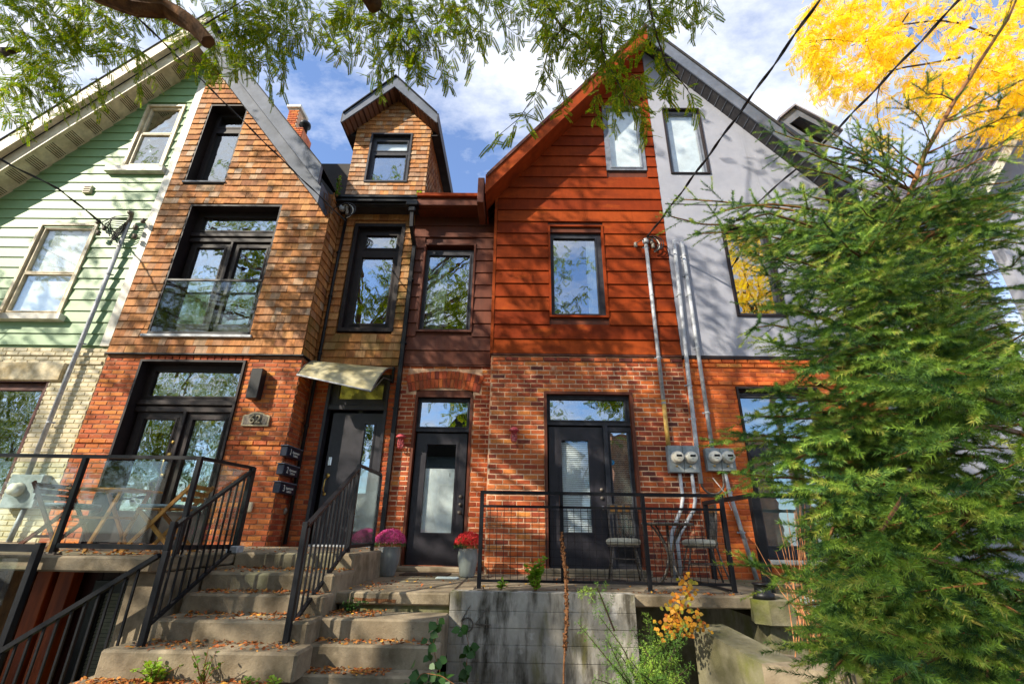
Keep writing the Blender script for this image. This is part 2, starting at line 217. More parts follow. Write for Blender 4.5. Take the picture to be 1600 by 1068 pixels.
# ------------------------------------------------------------------ mesh builder
ORG = {}
def org(o):
    while o is not None:
        if o.name in ORG: return ORG[o.name]
        o = o.parent
    return np.zeros(3)
def link_mesh(name, V, F, mats, parent=None, smooth=False, origin=None, mi=None):
    me = bpy.data.meshes.new(name); off = org(parent) if parent is not None else (np.array(origin, float) if origin is not None else np.zeros(3))
    V = np.asarray(V, float)-off
    me.from_pydata(V.tolist(), [], F)
    for m in (mats if isinstance(mats, (list, tuple)) else [mats]): me.materials.append(m)
    if mi: me.polygons.foreach_set('material_index', mi)
    if smooth: me.polygons.foreach_set('use_smooth', [True]*len(me.polygons))
    me.update(); o = bpy.data.objects.new(name, me); COL.objects.link(o)
    if parent is not None: o.parent = parent
    else: o.location = off; ORG[o.name] = off
    return o
class MB:
    def __init__(s): s.v = []; s.f = []; s.mi = []; s.cur = 0
    def add(s, vs, fs):
        n = len(s.v); s.v += [tuple(map(float, p)) for p in vs]; s.f += [tuple(i+n for i in f) for f in fs]; s.mi += [s.cur]*len(fs); return s
    def box(s, x0, x1, y0, y1, z0, z1, ch=0):
        if ch <= 0:
            return s.add([(x0, y0, z0), (x1, y0, z0), (x1, y1, z0), (x0, y1, z0), (x0, y0, z1), (x1, y0, z1), (x1, y1, z1), (x0, y1, z1)],
                         [(0, 3, 2, 1), (4, 5, 6, 7), (0, 1, 5, 4), (1, 2, 6, 5), (2, 3, 7, 6), (3, 0, 4, 7)])
        c = min(ch, (x1-x0)/3, (y1-y0)/3, (z1-z0)/3)
        bm = [(x0+c, x1-c, y0+c, y1-c, z0, z0), (x0, x1, y0, y1, z0+c, z0+c), (x0, x1, y0, y1, z1-c, z1-c), (x0+c, x1-c, y0+c, y1-c, z1, z1)]
        vs = []
        for a, b, d, e, z, _ in bm:
            if a != x0: vs += [(a, d, z), (b, d, z), (b, e, z), (a, e, z)]
            else: vs += [(a+c, d, z), (b-c, d, z), (b, d+c, z), (b, e-c, z), (b-c, e, z), (a+c, e, z), (a, e-c, z), (a, d+c, z)]
        # bottom ring 0-3, ring1 4-11, ring2 12-19, top 20-23
        fs = [(3, 2, 1, 0), (20, 21, 22, 23)]
        for k in range(8): fs.append((4+k, 4+(k+1) % 8, 12+(k+1) % 8, 12+k))
        m = [0, 1, 1, 2, 2, 3, 3, 0]
        for k in range(8):
            a, b = m[k], m[(k+1) % 8]
            fs.append((a, b, 4+(k+1) % 8, 4+k) if a != b else (a, 4+(k+1) % 8, 4+k))
            fs.append((12+k, 12+(k+1) % 8, 20+b, 20+a) if a != b else (12+k, 12+(k+1) % 8, 20+a))
        return s.add(vs, fs)
    def prism(s, poly, y0, y1, yf=None):     # poly in (x, z); front y0 may vary with z through yf
        n = len(poly); f = yf or (lambda x, z: y0)
        vs = [(x, f(x, z), z) for x, z in poly]+[(x, y1, z) for x, z in poly]
        fs = [tuple(range(n)), tuple(range(2*n-1, n-1, -1))]+[(i, n+i, n+(i+1) % n, (i+1) % n) for i in range(n)]
        return s.add(vs, fs)
    def beam(s, p, q, w, h, up=(0, 0, 1)):
        p = Vector(p); q = Vector(q); d = (q-p).normalized(); u = Vector(up)
        if abs(d.dot(u)) > .98: u = Vector((0, 1, 0))
        a = d.cross(u).normalized()*w/2; b = a.cross(d).normalized()*h/2
        vs = [p-a-b, p+a-b, p+a+b, p-a+b, q-a-b, q+a-b, q+a+b, q-a+b]
        return s.add(vs, [(0, 3, 2, 1), (4, 5, 6, 7), (0, 1, 5, 4), (1, 2, 6, 5), (2, 3, 7, 6), (3, 0, 4, 7)])
    def tube(s, pts, r, n=8, cap=True):
        pts = [Vector(p) for p in pts]; m = len(pts); rr = r if isinstance(r, (list, tuple)) else [r]*m
        vs = []; prev = None
        for i, p in enumerate(pts):
            d = (pts[min(i+1, m-1)]-pts[max(i-1, 0)]).normalized()
            if prev is None:
                prev = d.orthogonal().normalized()
            a = (prev-d*prev.dot(d)); a = a.normalized() if a.length > 1e-6 else d.orthogonal().normalized(); prev = a; b = d.cross(a)
            for k in range(n):
                t = 2*math.pi*k/n; vs.append(p+(a*math.cos(t)+b*math.sin(t))*rr[i])
        fs = [(i*n+k, i*n+(k+1) % n, (i+1)*n+(k+1) % n, (i+1)*n+k) for i in range(m-1) for k in range(n)]
        if cap: fs += [tuple(range(n-1, -1, -1)), tuple(range((m-1)*n, m*n))]
        return s.add(vs, fs)
    def lathe(s, prof, c, n=20, axis='z'):
        vs = []; fs = []
        for r, h in prof:
            for k in range(n):
                t = 2*math.pi*k/n; a, b = r*math.cos(t), r*math.sin(t)
                vs.append((c[0]+a, c[1]+b, c[2]+h) if axis == 'z' else ((c[0]+a, c[1]-h, c[2]+b) if axis == 'y' else (c[0]+h, c[1]+a, c[2]+b)))
        m = len(prof)
        for i in range(m-1):
            for k in range(n): fs.append((i*n+k, i*n+(k+1) % n, (i+1)*n+(k+1) % n, (i+1)*n+k))
        fs += [tuple(range(n-1, -1, -1)), tuple(range((m-1)*n, m*n))]
        return s.add(vs, fs)
    def build(s, name, mats, parent=None, smooth=False, origin=None):
        if parent is None and origin is None:
            a = np.array(s.v); origin = ((a[:, 0].min()+a[:, 0].max())/2, (a[:, 1].min()+a[:, 1].max())/2, a[:, 2].min())
        return link_mesh(name, s.v, s.f, mats, parent, smooth, origin, s.mi if isinstance(mats, (list, tuple)) else None)
def thing(name, label, cat, loc, group=None):
    o = bpy.data.objects.new(name, None); COL.objects.link(o); o.location = loc; o.empty_display_size = .2
    ORG[o.name] = np.array(loc, float); return tag(o, label, cat, group)
def tag(o, label=None, cat=None, group=None, kind=None):
    if label: o['label'] = label
    if cat: o['category'] = cat
    if group: o['group'] = group
    if kind: o['kind'] = kind
    return o
def copy_thing(src, loc, label, rotz=None):
    r = src.copy(); COL.objects.link(r); r.location = loc; r['label'] = label
    if rotz is not None: r.rotation_euler = (0, 0, rotz)
    ORG[r.name] = np.array(loc, float)
    for c in list(src.children):
        d = c.copy(); COL.objects.link(d); d.parent = r
        for g in list(c.children):
            e = g.copy(); COL.objects.link(e); e.parent = d
    return r
def clip(poly, a, b, c):     # keep a*x + b*z <= c
    out = []
    for i in range(len(poly)):
        p, q = poly[i], poly[(i+1) % len(poly)]; dp = a*p[0]+b*p[1]-c; dq = a*q[0]+b*q[1]-c
        if dp <= 0: out.append(p)
        if (dp < 0 < dq) or (dq < 0 < dp):
            t = dp/(dp-dq); out.append((p[0]+(q[0]-p[0])*t, p[1]+(q[1]-p[1])*t))
    return out
def cells(outer, holes, halfs=()):
    x0, x1, z0, z1 = outer
    xs = sorted({x0, x1, *[h[i] for h in holes for i in (0, 1) if x0 < h[i] < x1]}); zs = sorted({z0, z1, *[h[i] for h in holes for i in (2, 3) if z0 < h[i] < z1]})
    for i in range(len(xs)-1):
        for j in range(len(zs)-1):
            cx, cz = (xs[i]+xs[i+1])/2, (zs[j]+zs[j+1])/2
            if any(h[0] < cx < h[1] and h[2] < cz < h[3] for h in holes): continue
            p = [(xs[i], zs[j]), (xs[i+1], zs[j]), (xs[i+1], zs[j+1]), (xs[i], zs[j+1])]
            for h in halfs:
                p = clip(p, *h)
                if len(p) < 3: break
            if len(p) >= 3: yield p
def wall_core(name, thing_, outer, holes, y0, y1, m, halfs=()):
    b = MB()
    for p in cells(outer, holes, halfs): b.prism(p, y0, y1)
    return b.build(name, m, thing_)
def intervals(x0, x1, cuts):
    segs = [(x0, x1)]
    for a, b in cuts:
        n = []
        for s, e in segs:
            if b <= s or a >= e: n.append((s, e)); continue
            if a > s: n.append((s, a))
            if b < e: n.append((b, e))
        segs = n
    return [s for s in segs if s[1]-s[0] > .02]

class Pieces:
    """collects alike pieces of one thing; the 300 that show largest become parts, the others one joined part"""
    def __init__(s, parent, name, rest, limit=290): s.p = parent; s.name = name; s.rest = rest; s.limit = limit; s.it = []; s.shared = {}
    def add(s, V, F, m, centre, mats=None, key=None, xf=None):
        s.it.append((np.asarray(V, float), F, m, np.asarray(centre, float), key, xf))
    def flush(s):
        def score(t):
            x, y, z = pix(t[3])
            if z <= 0: return 1e9
            inside = -60 < x < 1660 and -60 < y < 1130
            return float(np.linalg.norm(t[3]))+(0 if inside else 1e4)
        s.it.sort(key=score); off = org(s.p)
        for V, F, m, c, key, xf in s.it[:s.limit]:
            if key is not None:
                me = s.shared.get((key, m.name))
                if me is None:
                    me = bpy.data.meshes.new(s.name); me.from_pydata(V.tolist(), [], F); me.materials.append(m); me.update(); s.shared[(key, m.name)] = me
                o = bpy.data.objects.new(s.name, me); COL.objects.link(o); o.parent = s.p
                loc, rot, scl = xf; o.location = Vector(np.array(loc)-off); o.rotation_euler = rot; o.scale = scl
            else:
                me = bpy.data.meshes.new(s.name); me.from_pydata((V-c).tolist(), [], F); me.materials.append(m); me.update()
                o = bpy.data.objects.new(s.name, me); COL.objects.link(o); o.parent = s.p; o.location = Vector(c-off)
        rest = s.it[s.limit:]
        bym = {}
        for t in rest: bym.setdefault(t[2].name, []).append(t)
        if rest:
            VV = []; FF = []; MI = []; n = 0; ms = list(bym)
            for V, F, m, c, key, xf in rest:
                if key is not None:
                    loc, rot, scl = xf; Mx = np.array((Matrix.Translation(loc) @ Matrix.Rotation(rot[2], 4, 'Z') @ Matrix.Rotation(rot[1], 4, 'Y') @ Matrix.Diagonal((*scl, 1))))
                    V = V@Mx[:3, :3].T+Mx[:3, 3]
                VV.append(V); FF += [tuple(i+n for i in f) for f in F]; MI += [ms.index(m.name)]*len(F); n += len(V)
            o = link_mesh(s.rest, np.vstack(VV), FF, [bpy.data.materials[k] for k in ms], s.p, mi=MI); o['kind'] = 'stuff'

_bx = MB(); e = .04; f2 = .12
_bv = [(-.5, 1, -.5), (.5, 1, -.5), (.5, 1, .5), (-.5, 1, .5), (-.5, .25, -.5), (.5, .25, -.5), (.5, .25, .5), (-.5, .25, .5), (-.5+e*.6, 0, -.5+f2), (.5-e*.6, 0, -.5+f2), (.5-e*.6, 0, .5-f2), (-.5+e*.6, 0, .5-f2)]
_bf = [(4, 5, 1, 0), (5, 6, 2, 1), (6, 7, 3, 2), (7, 4, 0, 3), (8, 9, 5, 4), (9, 10, 6, 5), (10, 11, 7, 6), (11, 8, 4, 7), (8, 11, 10, 9)]
_bf = [tuple(reversed(f)) for f in _bf]
def brickwork(P, x0, x1, z0, z1, Y, m, holes=(), side=None, course=.0762, L=.212, proud=.007, skip=None, bond=0., bands=()):
    """side=None: wall facing -Y; side=(X, sgn): wall facing sgn*X whose x runs along Y"""
    k = 0; z = z0
    while z < z1-.02:
        zc = z+course/2
        segs = intervals(x0, x1, [(h[0], h[1]) for h in holes if h[2] < zc < h[3]])
        for s, e_ in segs:
            ph = (k % 2)*L/2+bond
            x = math.floor((s-ph)/L)*L+ph
            while x < e_-.01:
                a, b = max(x, s), min(x+L, e_)
                if b-a > .035:
                    w = b-a-.012; c = (a+b)/2
                    if not (skip and skip(c, zc)):
                        pr = proud*(.75+.5*random.random())+(.02 if any(q[0] < zc < q[1] for q in bands) else 0)
                        r = random.uniform(-.012, .012)
                        if side is None: loc, rot = (c, Y-pr, zc), (0, r, random.uniform(-.01, .01))
                        else:
                            X, sg = side; loc = (X+sg*pr, c, zc); rot = (0, 0, (math.pi/2 if sg > 0 else -math.pi/2))
                        P.add(_bv, _bf, m(c, zc) if callable(m) else m, loc, key='b', xf=(loc, rot, (w, .04, course-.0125)))
                x += L
        z += course; k += 1
def laps(P, x0, x1, z0, z1, Y, expo, m, holes=(), halfs=(), lap=.018, widths=None, jag=0., gap=.003, side=None, hole_frac=.35):
    z = z0; k = 0
    while z < z1:
        zt = z+expo
        cuts = [(h[0], h[1]) for h in holes if min(zt, h[3])-max(z, h[2]) > expo*hole_frac]
        for s, e_ in intervals(x0, x1, cuts):
            x = s
            while x < e_-.004:
                w = (e_-x) if widths is None else random.uniform(*widths)
                if widths is not None and e_-(x+w) < widths[0]*.6: w = e_-x
                xa, xb = x+gap/2, x+w-gap/2; zb = z-random.random()*jag
                poly = [(xa, zb), (xb, zb), (xb, zt+.012), (xa, zt+.012)]
                for h in halfs:
                    poly = clip(poly, *h)
                    if len(poly) < 3: break
                if len(poly) >= 3:
                    lp = lap*(1+random.uniform(-.25, .25)*(widths is not None))
                    b = MB(); b.prism(poly, 0, Y+.004, lambda X, Z: Y-.004-lp*max(0, (zt-Z)/expo))
                    V = np.array(b.v)
                    if side: X, sg = side; V = np.stack([X-sg*(V[:, 1]-Y), V[:, 0], V[:, 2]], 1); b.f = b.f if sg < 0 else [tuple(reversed(f)) for f in b.f]
                    P.add(V, b.f, m(((xa+xb)/2), z) if callable(m) else m, V.mean(0))
                x += w
        z = zt; k += 1
def frame(th, name, outer, panes, Y, m, depth=.06, glass='glass', ring=.02, back=None, backY=.1, label=None, ringmat=None):
    b = MB()
    for p in cells(outer, panes): b.prism(p, Y, Y+depth)
    if ring:
        for (a, c, d, e_) in panes:
            for p in cells((a-ring, c+ring, d-ring, e_+ring), [(a, c, d, e_)]): b.prism(p, Y-.014, Y)
            for p in cells((a-ring*1.7, c+ring*1.7, d-ring*1.7, e_+ring*1.7), [(a-ring, c+ring, d-ring, e_+ring)]): b.prism(p, Y-.006, Y-.0005)
    o = b.build(name, m, th)
    if label: o['label'] = label
    for i, (a, c, d, e_) in enumerate(panes):
        g = glass[i] if isinstance(glass, (list, tuple)) else glass
        MB().box(a-.004, c+.004, Y+depth*.5, Y+depth*.5+.006, d-.004, e_+.004).build('pane', MT[g], o)
    return o
def ring_box(th, name, r, w, y0, y1, m, sides='lrtb'):
    x0, x1, z0, z1 = r; b = MB()
    if 't' in sides: b.box(x0-w, x1+w, y0, y1, z1, z1+w)
    if 'b' in sides: b.box(x0-w, x1+w, y0, y1, z0-w, z0)
    if 'l' in sides: b.box(x0-w, x0, y0, y1, z0, z1)
    if 'r' in sides: b.box(x1, x1+w, y0, y1, z0, z1)
    return b.build(name, m, th)
def text_mesh(s, size, ex, place, m, name, parent, rot=None):
    cu = bpy.data.curves.new('lettering', 'FONT'); cu.body = s; cu.size = size; cu.extrude = ex; cu.align_x = 'CENTER'; cu.align_y = 'CENTER'
    t = bpy.data.objects.new('lettering', cu); COL.objects.link(t); dg = bpy.context.evaluated_depsgraph_get()
    me = bpy.data.meshes.new_from_object(t.evaluated_get(dg)); bpy.data.objects.remove(t)
    V = np.array([v.co[:] for v in me.vertices]); F = [tuple(p.vertices) for p in me.polygons]; bpy.data.meshes.remove(me)
    Mx = Matrix.Rotation(math.pi/2, 4, 'X') if rot is None else rot
    V = V@np.array(Mx)[:3, :3].T+np.array(place)
    return link_mesh(name, V, F, m, parent)
FY, RY = 7.30, 7.76      # depths of the two wall planes: projecting bays and the recess between them
#@@HOUSES
# ------------------------------------------------------------------ ground (structure)
b = MB()
for (ya, za), (yb, zb) in zip([(-120, -1.62), (1.9, -1.62), (2.0, -1.5), (3.2, -1.10)], [(1.9, -1.62), (2.0, -1.5), (3.2, -1.40), (4.1, -1.38)]):
    b.add([(-150, ya, za), (150, ya, za), (150, yb, zb), (-150, yb, zb)], [(0, 1, 2, 3)])
b.add([(-3.1, 4.1, -1.38), (1.2, 4.1, -1.38), (1.2, 7.9, -1.38), (-3.1, 7.9, -1.38)], [(0, 1, 2, 3)])
b.add([(1.2, 4.1, -1.38), (150, 4.1, -1.38), (150, 5.0, -1.38), (1.2, 5.0, -1.38)], [(0, 1, 2, 3)])
tag(b.build('ground', MT['soil'], origin=(0, 0, -1.62)), kind='structure')
b = MB(); b.add([(-150, -12, -1.60), (150, -12, -1.60), (150, -3, -1.60), (-150, -3, -1.60)], [(0, 1, 2, 3)]); tag(b.build('road', MT['asphalt']), kind='structure')
b = MB(); b.box(-150, 150, -2.9, -.9, -1.9, -1.50); tag(b.build('pavement', MT['paving']), kind='structure')
b = MB(); b.add([(-14, 4.1, -2.45), (-3, 4.1, -2.45), (-3, 7.4, -2.45), (-14, 7.4, -2.45)], [(0, 1, 2, 3)])
b.add([(-14, 4.1, -2.45), (-3, 4.1, -2.45), (-3, 4.1, -1.38), (-14, 4.1, -1.38)], [(3, 2, 1, 0)]); b.add([(1.2, 5.0, -2.45), (8, 5.0, -2.45), (8, 7.5, -2.45), (1.2, 7.5, -2.45)], [(0, 1, 2, 3)])
b.add([(1.2, 5.0, -2.45), (8, 5.0, -2.45), (8, 5.0, -1.38), (1.2, 5.0, -1.38)], [(3, 2, 1, 0)])
tag(b.build('areaway_floor', MT['concrete_moss']), kind='structure')

# ------------------------------------------------------------------ gable roofs
def rake(th, xa, xe, C, S, sgn, yw, yf, h, mf, ms, yb=15, top=None, step=None, slots=None, planks=0):
    """half gable: underside height z = C + sgn*S*x from apex xa to eave xe (xa above); soffit from wall yw to face yf, fascia height h"""
    zf = lambda x: C+sgn*S*x
    b = MB(); b.prism([(xe, zf(xe)), (xa, zf(xa)), (xa, zf(xa)+.02), (xe, zf(xe)+.02)], yf+.02, yw+.03); so_ = b.build('soffit', ms, th)
    b = MB(); b.prism([(xe, zf(xe)-.025), (xa, zf(xa)-.025), (xa, zf(xa)+h), (xe, zf(xe)+h)], yf-.004, yf+.02); b.build('rake_board', mf, th)
    b = MB(); b.prism([(xe, zf(xe)+h-.05), (xa, zf(xa)+h-.05), (xa, zf(xa)+h+.035), (xe, zf(xe)+h+.035)], yf-.03, yb); b.build('roof', top or MT['shingle_roof'], th)
    if step:
        b = MB(); d, h2 = step
        b.prism([(xe, zf(xe)+h-.06), (xa, zf(xa)+h-.06), (xa, zf(xa)+h+h2), (xe, zf(xe)+h+h2)], yf-d, yf-.031); b.build('barge_board', mf, th)
        b = MB(); b.prism([(xe, zf(xe)+h+h2+.001), (xa, zf(xa)+h+h2+.001), (xa, zf(xa)+h+h2+.03), (xe, zf(xe)+h+h2+.03)], yf-d-.02, yf+1); b.build('roof_edge', MT['shingle_roof'], th)
    L = math.hypot(xa-xe, zf(xa)-zf(xe)); ux = (xa-xe)/L; uz = (zf(xa)-zf(xe))/L
    if slots:
        n = int(L/.42)
        for i in range(n):
            b = MB()
            for j in range(5):
                t = (i+.28)*.42+j*.038; x = xe+ux*t; z = zf(xe)+uz*t
                b.add([(x, yf+.07, z-.003), (x+ux*.016, yf+.07, z+uz*.016-.003), (x+ux*.016, yw-.05, z+uz*.016-.003), (x, yw-.05, z-.003)], [(0, 1, 2, 3), (3, 2, 1, 0)])
            b.build('vent_slots', MT['vent'], so_)
    if planks:
        b = MB(); n = int(L/planks)
        for i in range(1, n):
            t = i*planks; x = xe+ux*t; z = zf(xe)+uz*t
            b.beam((x, yf+.03, z-.003), (x, yw, z-.003), .008, .008)
        b.build('soffit_joint', MT['fascia'] if ms == MT['soffit_dark'] else MT['soffit_dark'], so_)
    nx, nz = (xa-xe), 0
    b = MB(); s_ = -1 if xe < xa else 1
    b.box(min(xe, xe+s_*.02), max(xe, xe+s_*.02), yf-.004, yb-5, zf(xe)-.05, zf(xe)+h+.03); b.build('eave_board', mf, th)

# ------------------------------------------------------------------ green clapboard house (far left)
G = thing('green_house', 'pale green clapboard house with cream painted brick below, at far left', 'house', (-10, 7.6, -1.04))
PB = Pieces(G, 'brick', 'brickwork'); PC = Pieces(G, 'clapboard', 'clapboard_field')
gw = [(-8.05, -7.26, 6.74, 8.42), (-9.13, -8.06, 3.40, 5.32)]; ggl = (-10.2, -7.80, .2, 2.18)
hg = [(-1.235, 1, 18.56)]
wall_core('siding_wall', G, (-13, -6.97, 2.80, 10.3), gw, FY+.01, FY+.25, MT['green'], hg)
laps(PC, -13, -7.11, 2.844, 10, FY, .2188, MT['green'], gw, hg, lap=.022)
b = MB(); b.prism([(-7.12, 2.83), (-6.965, 2.83), (-6.965, 9.75), (-7.12, 9.72)], FY-.045, FY+.05); b.build('corner_board', MT['white'], G)
wall_core('brick_wall', G, (-13, -6.97, -2.5, 2.80), [ggl], FY+.0, FY+.25, MT['mortar_cream'])
brickwork(PB, -8.9, -6.965, -.25, 2.80, FY, MT['brick_cream'], [ggl, (-9.9, -7.58, 2.18, 2.53)], bands=[(2.66, 2.74), (2.50, 2.58)])
PB.flush(); PC.flush()
MB().box(-9.95, -7.58, FY-.05, FY+.1, 2.20, 2.53, .02).build('stone_lintel', MT['stone'], G)
frame(G, 'window', (-10.2, -7.80, .2, 2.18), [(-9.95, -7.88, .35, 2.06)], FY+.06, MT['wood_dark'], glass='glass_old')
ring_box(G, 'window_jamb', (-10.2, -7.8, .2, 2.18), .03, FY-.01, FY+.1, MT['wood_dark'], 'tr')
for r, mid in ((gw[0], 7.64), (gw[1], 4.26)):
    x0, x1, z0, z1 = r
    ring_box(G, 'window_casing', (x0+.03, x1-.03, z0+.03, z1-.03), .05, FY-.05, FY+.03, MT['cream'])
    w = frame(G, 'window', (x0+.04, x1-.04, z0+.03, z1-.04), [(x0+.09, x1-.09, z0+.09, mid-.025), (x0+.09, x1-.09, mid+.03, z1-.09)], FY+.0, MT['cream'], depth=.05, ring=.015, glass=('glass_old' if r is gw[0] else 'glass_milky'))
    if r is gw[1]:
        MB().box(x0+.06, x1-.06, FY+.08, FY+.09, z0+.05, z1-.06).build('blind', MT['blind'], w)
MB().box(-8.33, -7.14, FY-.12, FY-.0, 6.56, 6.70, .01).build('window_sill', MT['white'], G)
MB().box(-9.35, -7.93, FY-.13, FY-.0, 3.28, 3.40, .01).build('window_sill', MT['white'], G)
rake(G, -7.0, -13.2, 18.56, 1.235, 1, FY, 6.88, .42, MT['cream'], MT['cream'], slots=True, step=(.14, .34))
b = MB(); b.box(-8.62, -8.46, FY-.07, FY, 6.05, 6.23, .01); v = b.build('wall_vent', MT['cream'], G)
for i in range(3): MB().box(-8.60, -8.48, FY-.076, FY-.07, 6.08+i*.045, 6.10+i*.045).build('louvre', MT['vent'], v)
MB().box(-12.9, -7.0, FY+1.2, FY+4, -2.4, 6).build('interior', MT['room'], G)
b = MB(); b.box(-9.35, -8.98, FY-.30, FY-.13, 3.42, 3.45); b.beam((-9.0, FY-.14, 3.28), (-9.3, FY-.3, 3.42), .015, .015); b.tube([(-8.95, FY-.2, 3.42), (-9.1, FY-.22, 3.33), (-9.2, FY-.22, 3.05)], .006, 5)
tag(b.build('shelf_bracket', MT['cream']), 'small cream bracket shelf on the lower green house window sill', 'bracket')

# ------------------------------------------------------------------ cedar shingled house no. 62
C = thing('cedar_house', 'cedar shingled row house with orange brick ground floor and black framed glazing', 'house', (-5, 7.6, -1.04))
PB = Pieces(C, 'brick', 'brickwork'); PS = Pieces(C, 'shingle', 'shingle_field')
fd = (-6.34, -4.56, -.25, 2.60); ju = (-6.39, -4.60, 3.05, 5.80); atw = (-6.69, -5.86, 6.35, 8.45)
hc = [(1.25, 1, .98)]
cw = (-3.34, -2.31, 3.33, 5.74); d62 = (-3.30, -2.24, -.25, 2.52)
wall_core('shingle_wall', C, (-6.96, -3.68, 2.68, 10), [ju, atw], FY, FY+.22, MT['cedar'], hc)
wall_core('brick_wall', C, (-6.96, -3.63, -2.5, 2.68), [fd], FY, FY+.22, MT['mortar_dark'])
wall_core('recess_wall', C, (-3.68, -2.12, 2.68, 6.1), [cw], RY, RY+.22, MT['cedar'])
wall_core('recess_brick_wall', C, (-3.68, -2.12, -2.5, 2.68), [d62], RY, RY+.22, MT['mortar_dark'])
MB().box(-3.85, -3.665, FY+.01, RY+.1, 2.68, 6.1).build('bay_side_wall', MT['cedar'], C); MB().box(-3.85, -3.622, FY+.01, RY+.1, -2.5, 2.67).build('bay_side_brick_wall', MT['mortar_dark'], C)
WS = (.09, .21)
cm = lambda x, z: MT['cedar_weathered'] if random.random() < .16 else MT['cedar']
laps(PS, -6.955, -3.645, 2.712, 10, FY-.03, .1482, cm, [ju, atw], hc, lap=.022, widths=WS, jag=.006)
laps(PS, FY-.01, RY-.03, 2.712, 6.0, -3.655, .1482, lambda x, z: MT['cedar_mossy'] if z < 3.4 else MT['cedar'], lap=.02, widths=WS, jag=.006, side=(-3.655, 1))
cmr = lambda x, z: MT['cedar_mossy'] if (z < 3.3 or x > -2.32) else MT['cedar']
laps(PS, -3.63, -2.12, 2.70, 5.95, RY-.02, .1482, cmr, [cw], lap=.022, widths=WS, jag=.006)
brickwork(PB, -6.955, -3.63, -.25, 2.60, FY, MT['brick'], [fd], bands=[(1.22, 1.30)])
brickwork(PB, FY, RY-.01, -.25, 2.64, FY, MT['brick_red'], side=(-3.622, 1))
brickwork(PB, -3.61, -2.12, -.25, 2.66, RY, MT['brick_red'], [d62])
for i in range(15):       # row of brick ends over the french doors
    x = -6.30+i*.12
    P_ = MB().box(x, x+.105, FY-.02, FY+.04, 2.605, 2.675, .004); P_.build('brick', MT['brick_red'], C)
b = MB(); b.box(-6.97, -3.6, FY-.07, FY+.02, 2.685, 2.708); b.box(-3.66, -3.59, FY+.02, RY, 2.685, 2.708); b.build('drip_flashing', MT['black'], C)
def french(th, r, Y, zt, zb, zl, label=None, railz=None):
    x0, x1, z0, z1 = r; xm = (x0+x1)/2
    j = ring_box(th, 'door_jamb', (x0+.035, x1-.035, z0, z1-.035), .035, FY-.04, Y+.07, MT['frame'], 'lrt')
    panes = [(x0+.17, x1-.13, zt+.06, z1-.15)]
    o = frame(th, 'transom_window', (x0+.035, x1-.035, zt-.1, z1-.035), panes, Y, MT['frame'], ring=.025, glass='glass_old')
    MB().box(x0+.04, x1-.04, Y-.05, Y-.001, zt-.10, zt-.02, .008).build('transom_rail', MT['frame'], o); MB().box(x0+.04, x1-.04, Y-.03, Y-.001, zt-.215, zt-.125, .008).build('head_moulding', MT['frame'], o)
    for s, a, c in ((-1, x0+.09, xm-.012), (1, xm+.012, x1-.09)):
        d = frame(th, 'door', (a, c, z0+.02, zt-.1), [(a+.13, c-.13, zb, zt-.33)], Y+.01, MT['frame'], ring=.028, glass='glass_old', label='%s leaf of the french doors' % ('left' if s < 0 else 'right'))
        if s < 0 and zl:
            hb = MB(); hx = c-.06
            hb.lathe([(.036, 0), (.036, .012)], (hx, Y-.005, zl+.16), 12, 'y'); hb.tube([(hx, Y-.02, zl+.12), (hx-.01, Y-.07, zl+.08), (hx-.015, Y-.07, zl-.08), (hx-.01, Y-.02, zl-.13)], .011, 8)
            hb.lathe([(.028, 0), (.028, .016)], (hx, Y-.005, zl+.36), 12, 'y'); hb.lathe([(.03, 0), (.03, .02)], (hx-.01, Y-.005, zl-.15), 12, 'y'); hb.build('handle', MT['brass'], d, True)
    MB().box(xm-.028, xm+.028, Y-.035, Y+.009, z0+.02, zt-.2, .008).build('astragal', MT['frame'], th)
    MB().box(x0+.04, x1-.04, Y-.06, Y+.1, z0-.0, z0+.02).build('threshold', MT['frame'], th)
french(C, fd, FY+.15, 1.96, .22, .9); french(C, ju, FY+.17, 5.28, 3.35, None)
MB().box(-6.2, -5.3, FY+.30, FY+.31, 3.1, 5.3).build('curtain', MT['curtain'], C); MB().box(-6.2, -4.65, FY+.32, FY+.33, 2.0, 2.24).build('blind', MT['blind'], C)
MB().box(-5.45, -4.6, FY+.34, FY+.35, .1, 1.75).build('curtain', MT['curtain'], C)
o = ring_box(C, 'window_sill', (-6.34, -4.58, 3.04, 3.04), .0, 0, 0, MT['black'], '') if False else MB().box(-6.46, -4.55, FY-.09, FY+.17, 3.0, 3.05, .006).build('window_sill', MT['galv'], C)
bal = MB().box(-6.36, -4.62, FY-.055, FY-.015, 4.10, 4.145, .005).build('balcony_rail', MT['black'], C)
MB().box(-6.34, -4.64, FY-.04, FY-.03, 3.11, 4.10).build('glass_panel', MT['glass_clear'], bal); MB().box(-6.36, -4.62, FY-.055, FY-.015, 3.055, 3.11, .005).build('bottom_rail', MT['black'], bal)
ring_box(C, 'window_jamb', (atw[0]+.03, atw[1]-.03, atw[2]+.03, atw[3]-.03), .03, FY-.04, FY+.26, MT['frame'])
frame(C, 'window', (atw[0]+.03, atw[1]-.03, atw[2]+.03, atw[3]-.03), [(-6.56, -5.95, 6.47, 7.86), (-6.56, -5.95, 8.04, 8.33)], FY+.19, MT['frame'], glass='glass_old', ring=.03)
MB().box(-6.70, -5.84, FY-.08, FY+.1, 6.32, 6.352).build('window_sill', MT['fascia'], C)
ring_box(C, 'window_jamb', (cw[0]+.10, cw[1]-.05, cw[2]+.09, cw[3]-.09), .07, RY-.05, RY+.12, MT['frame'])
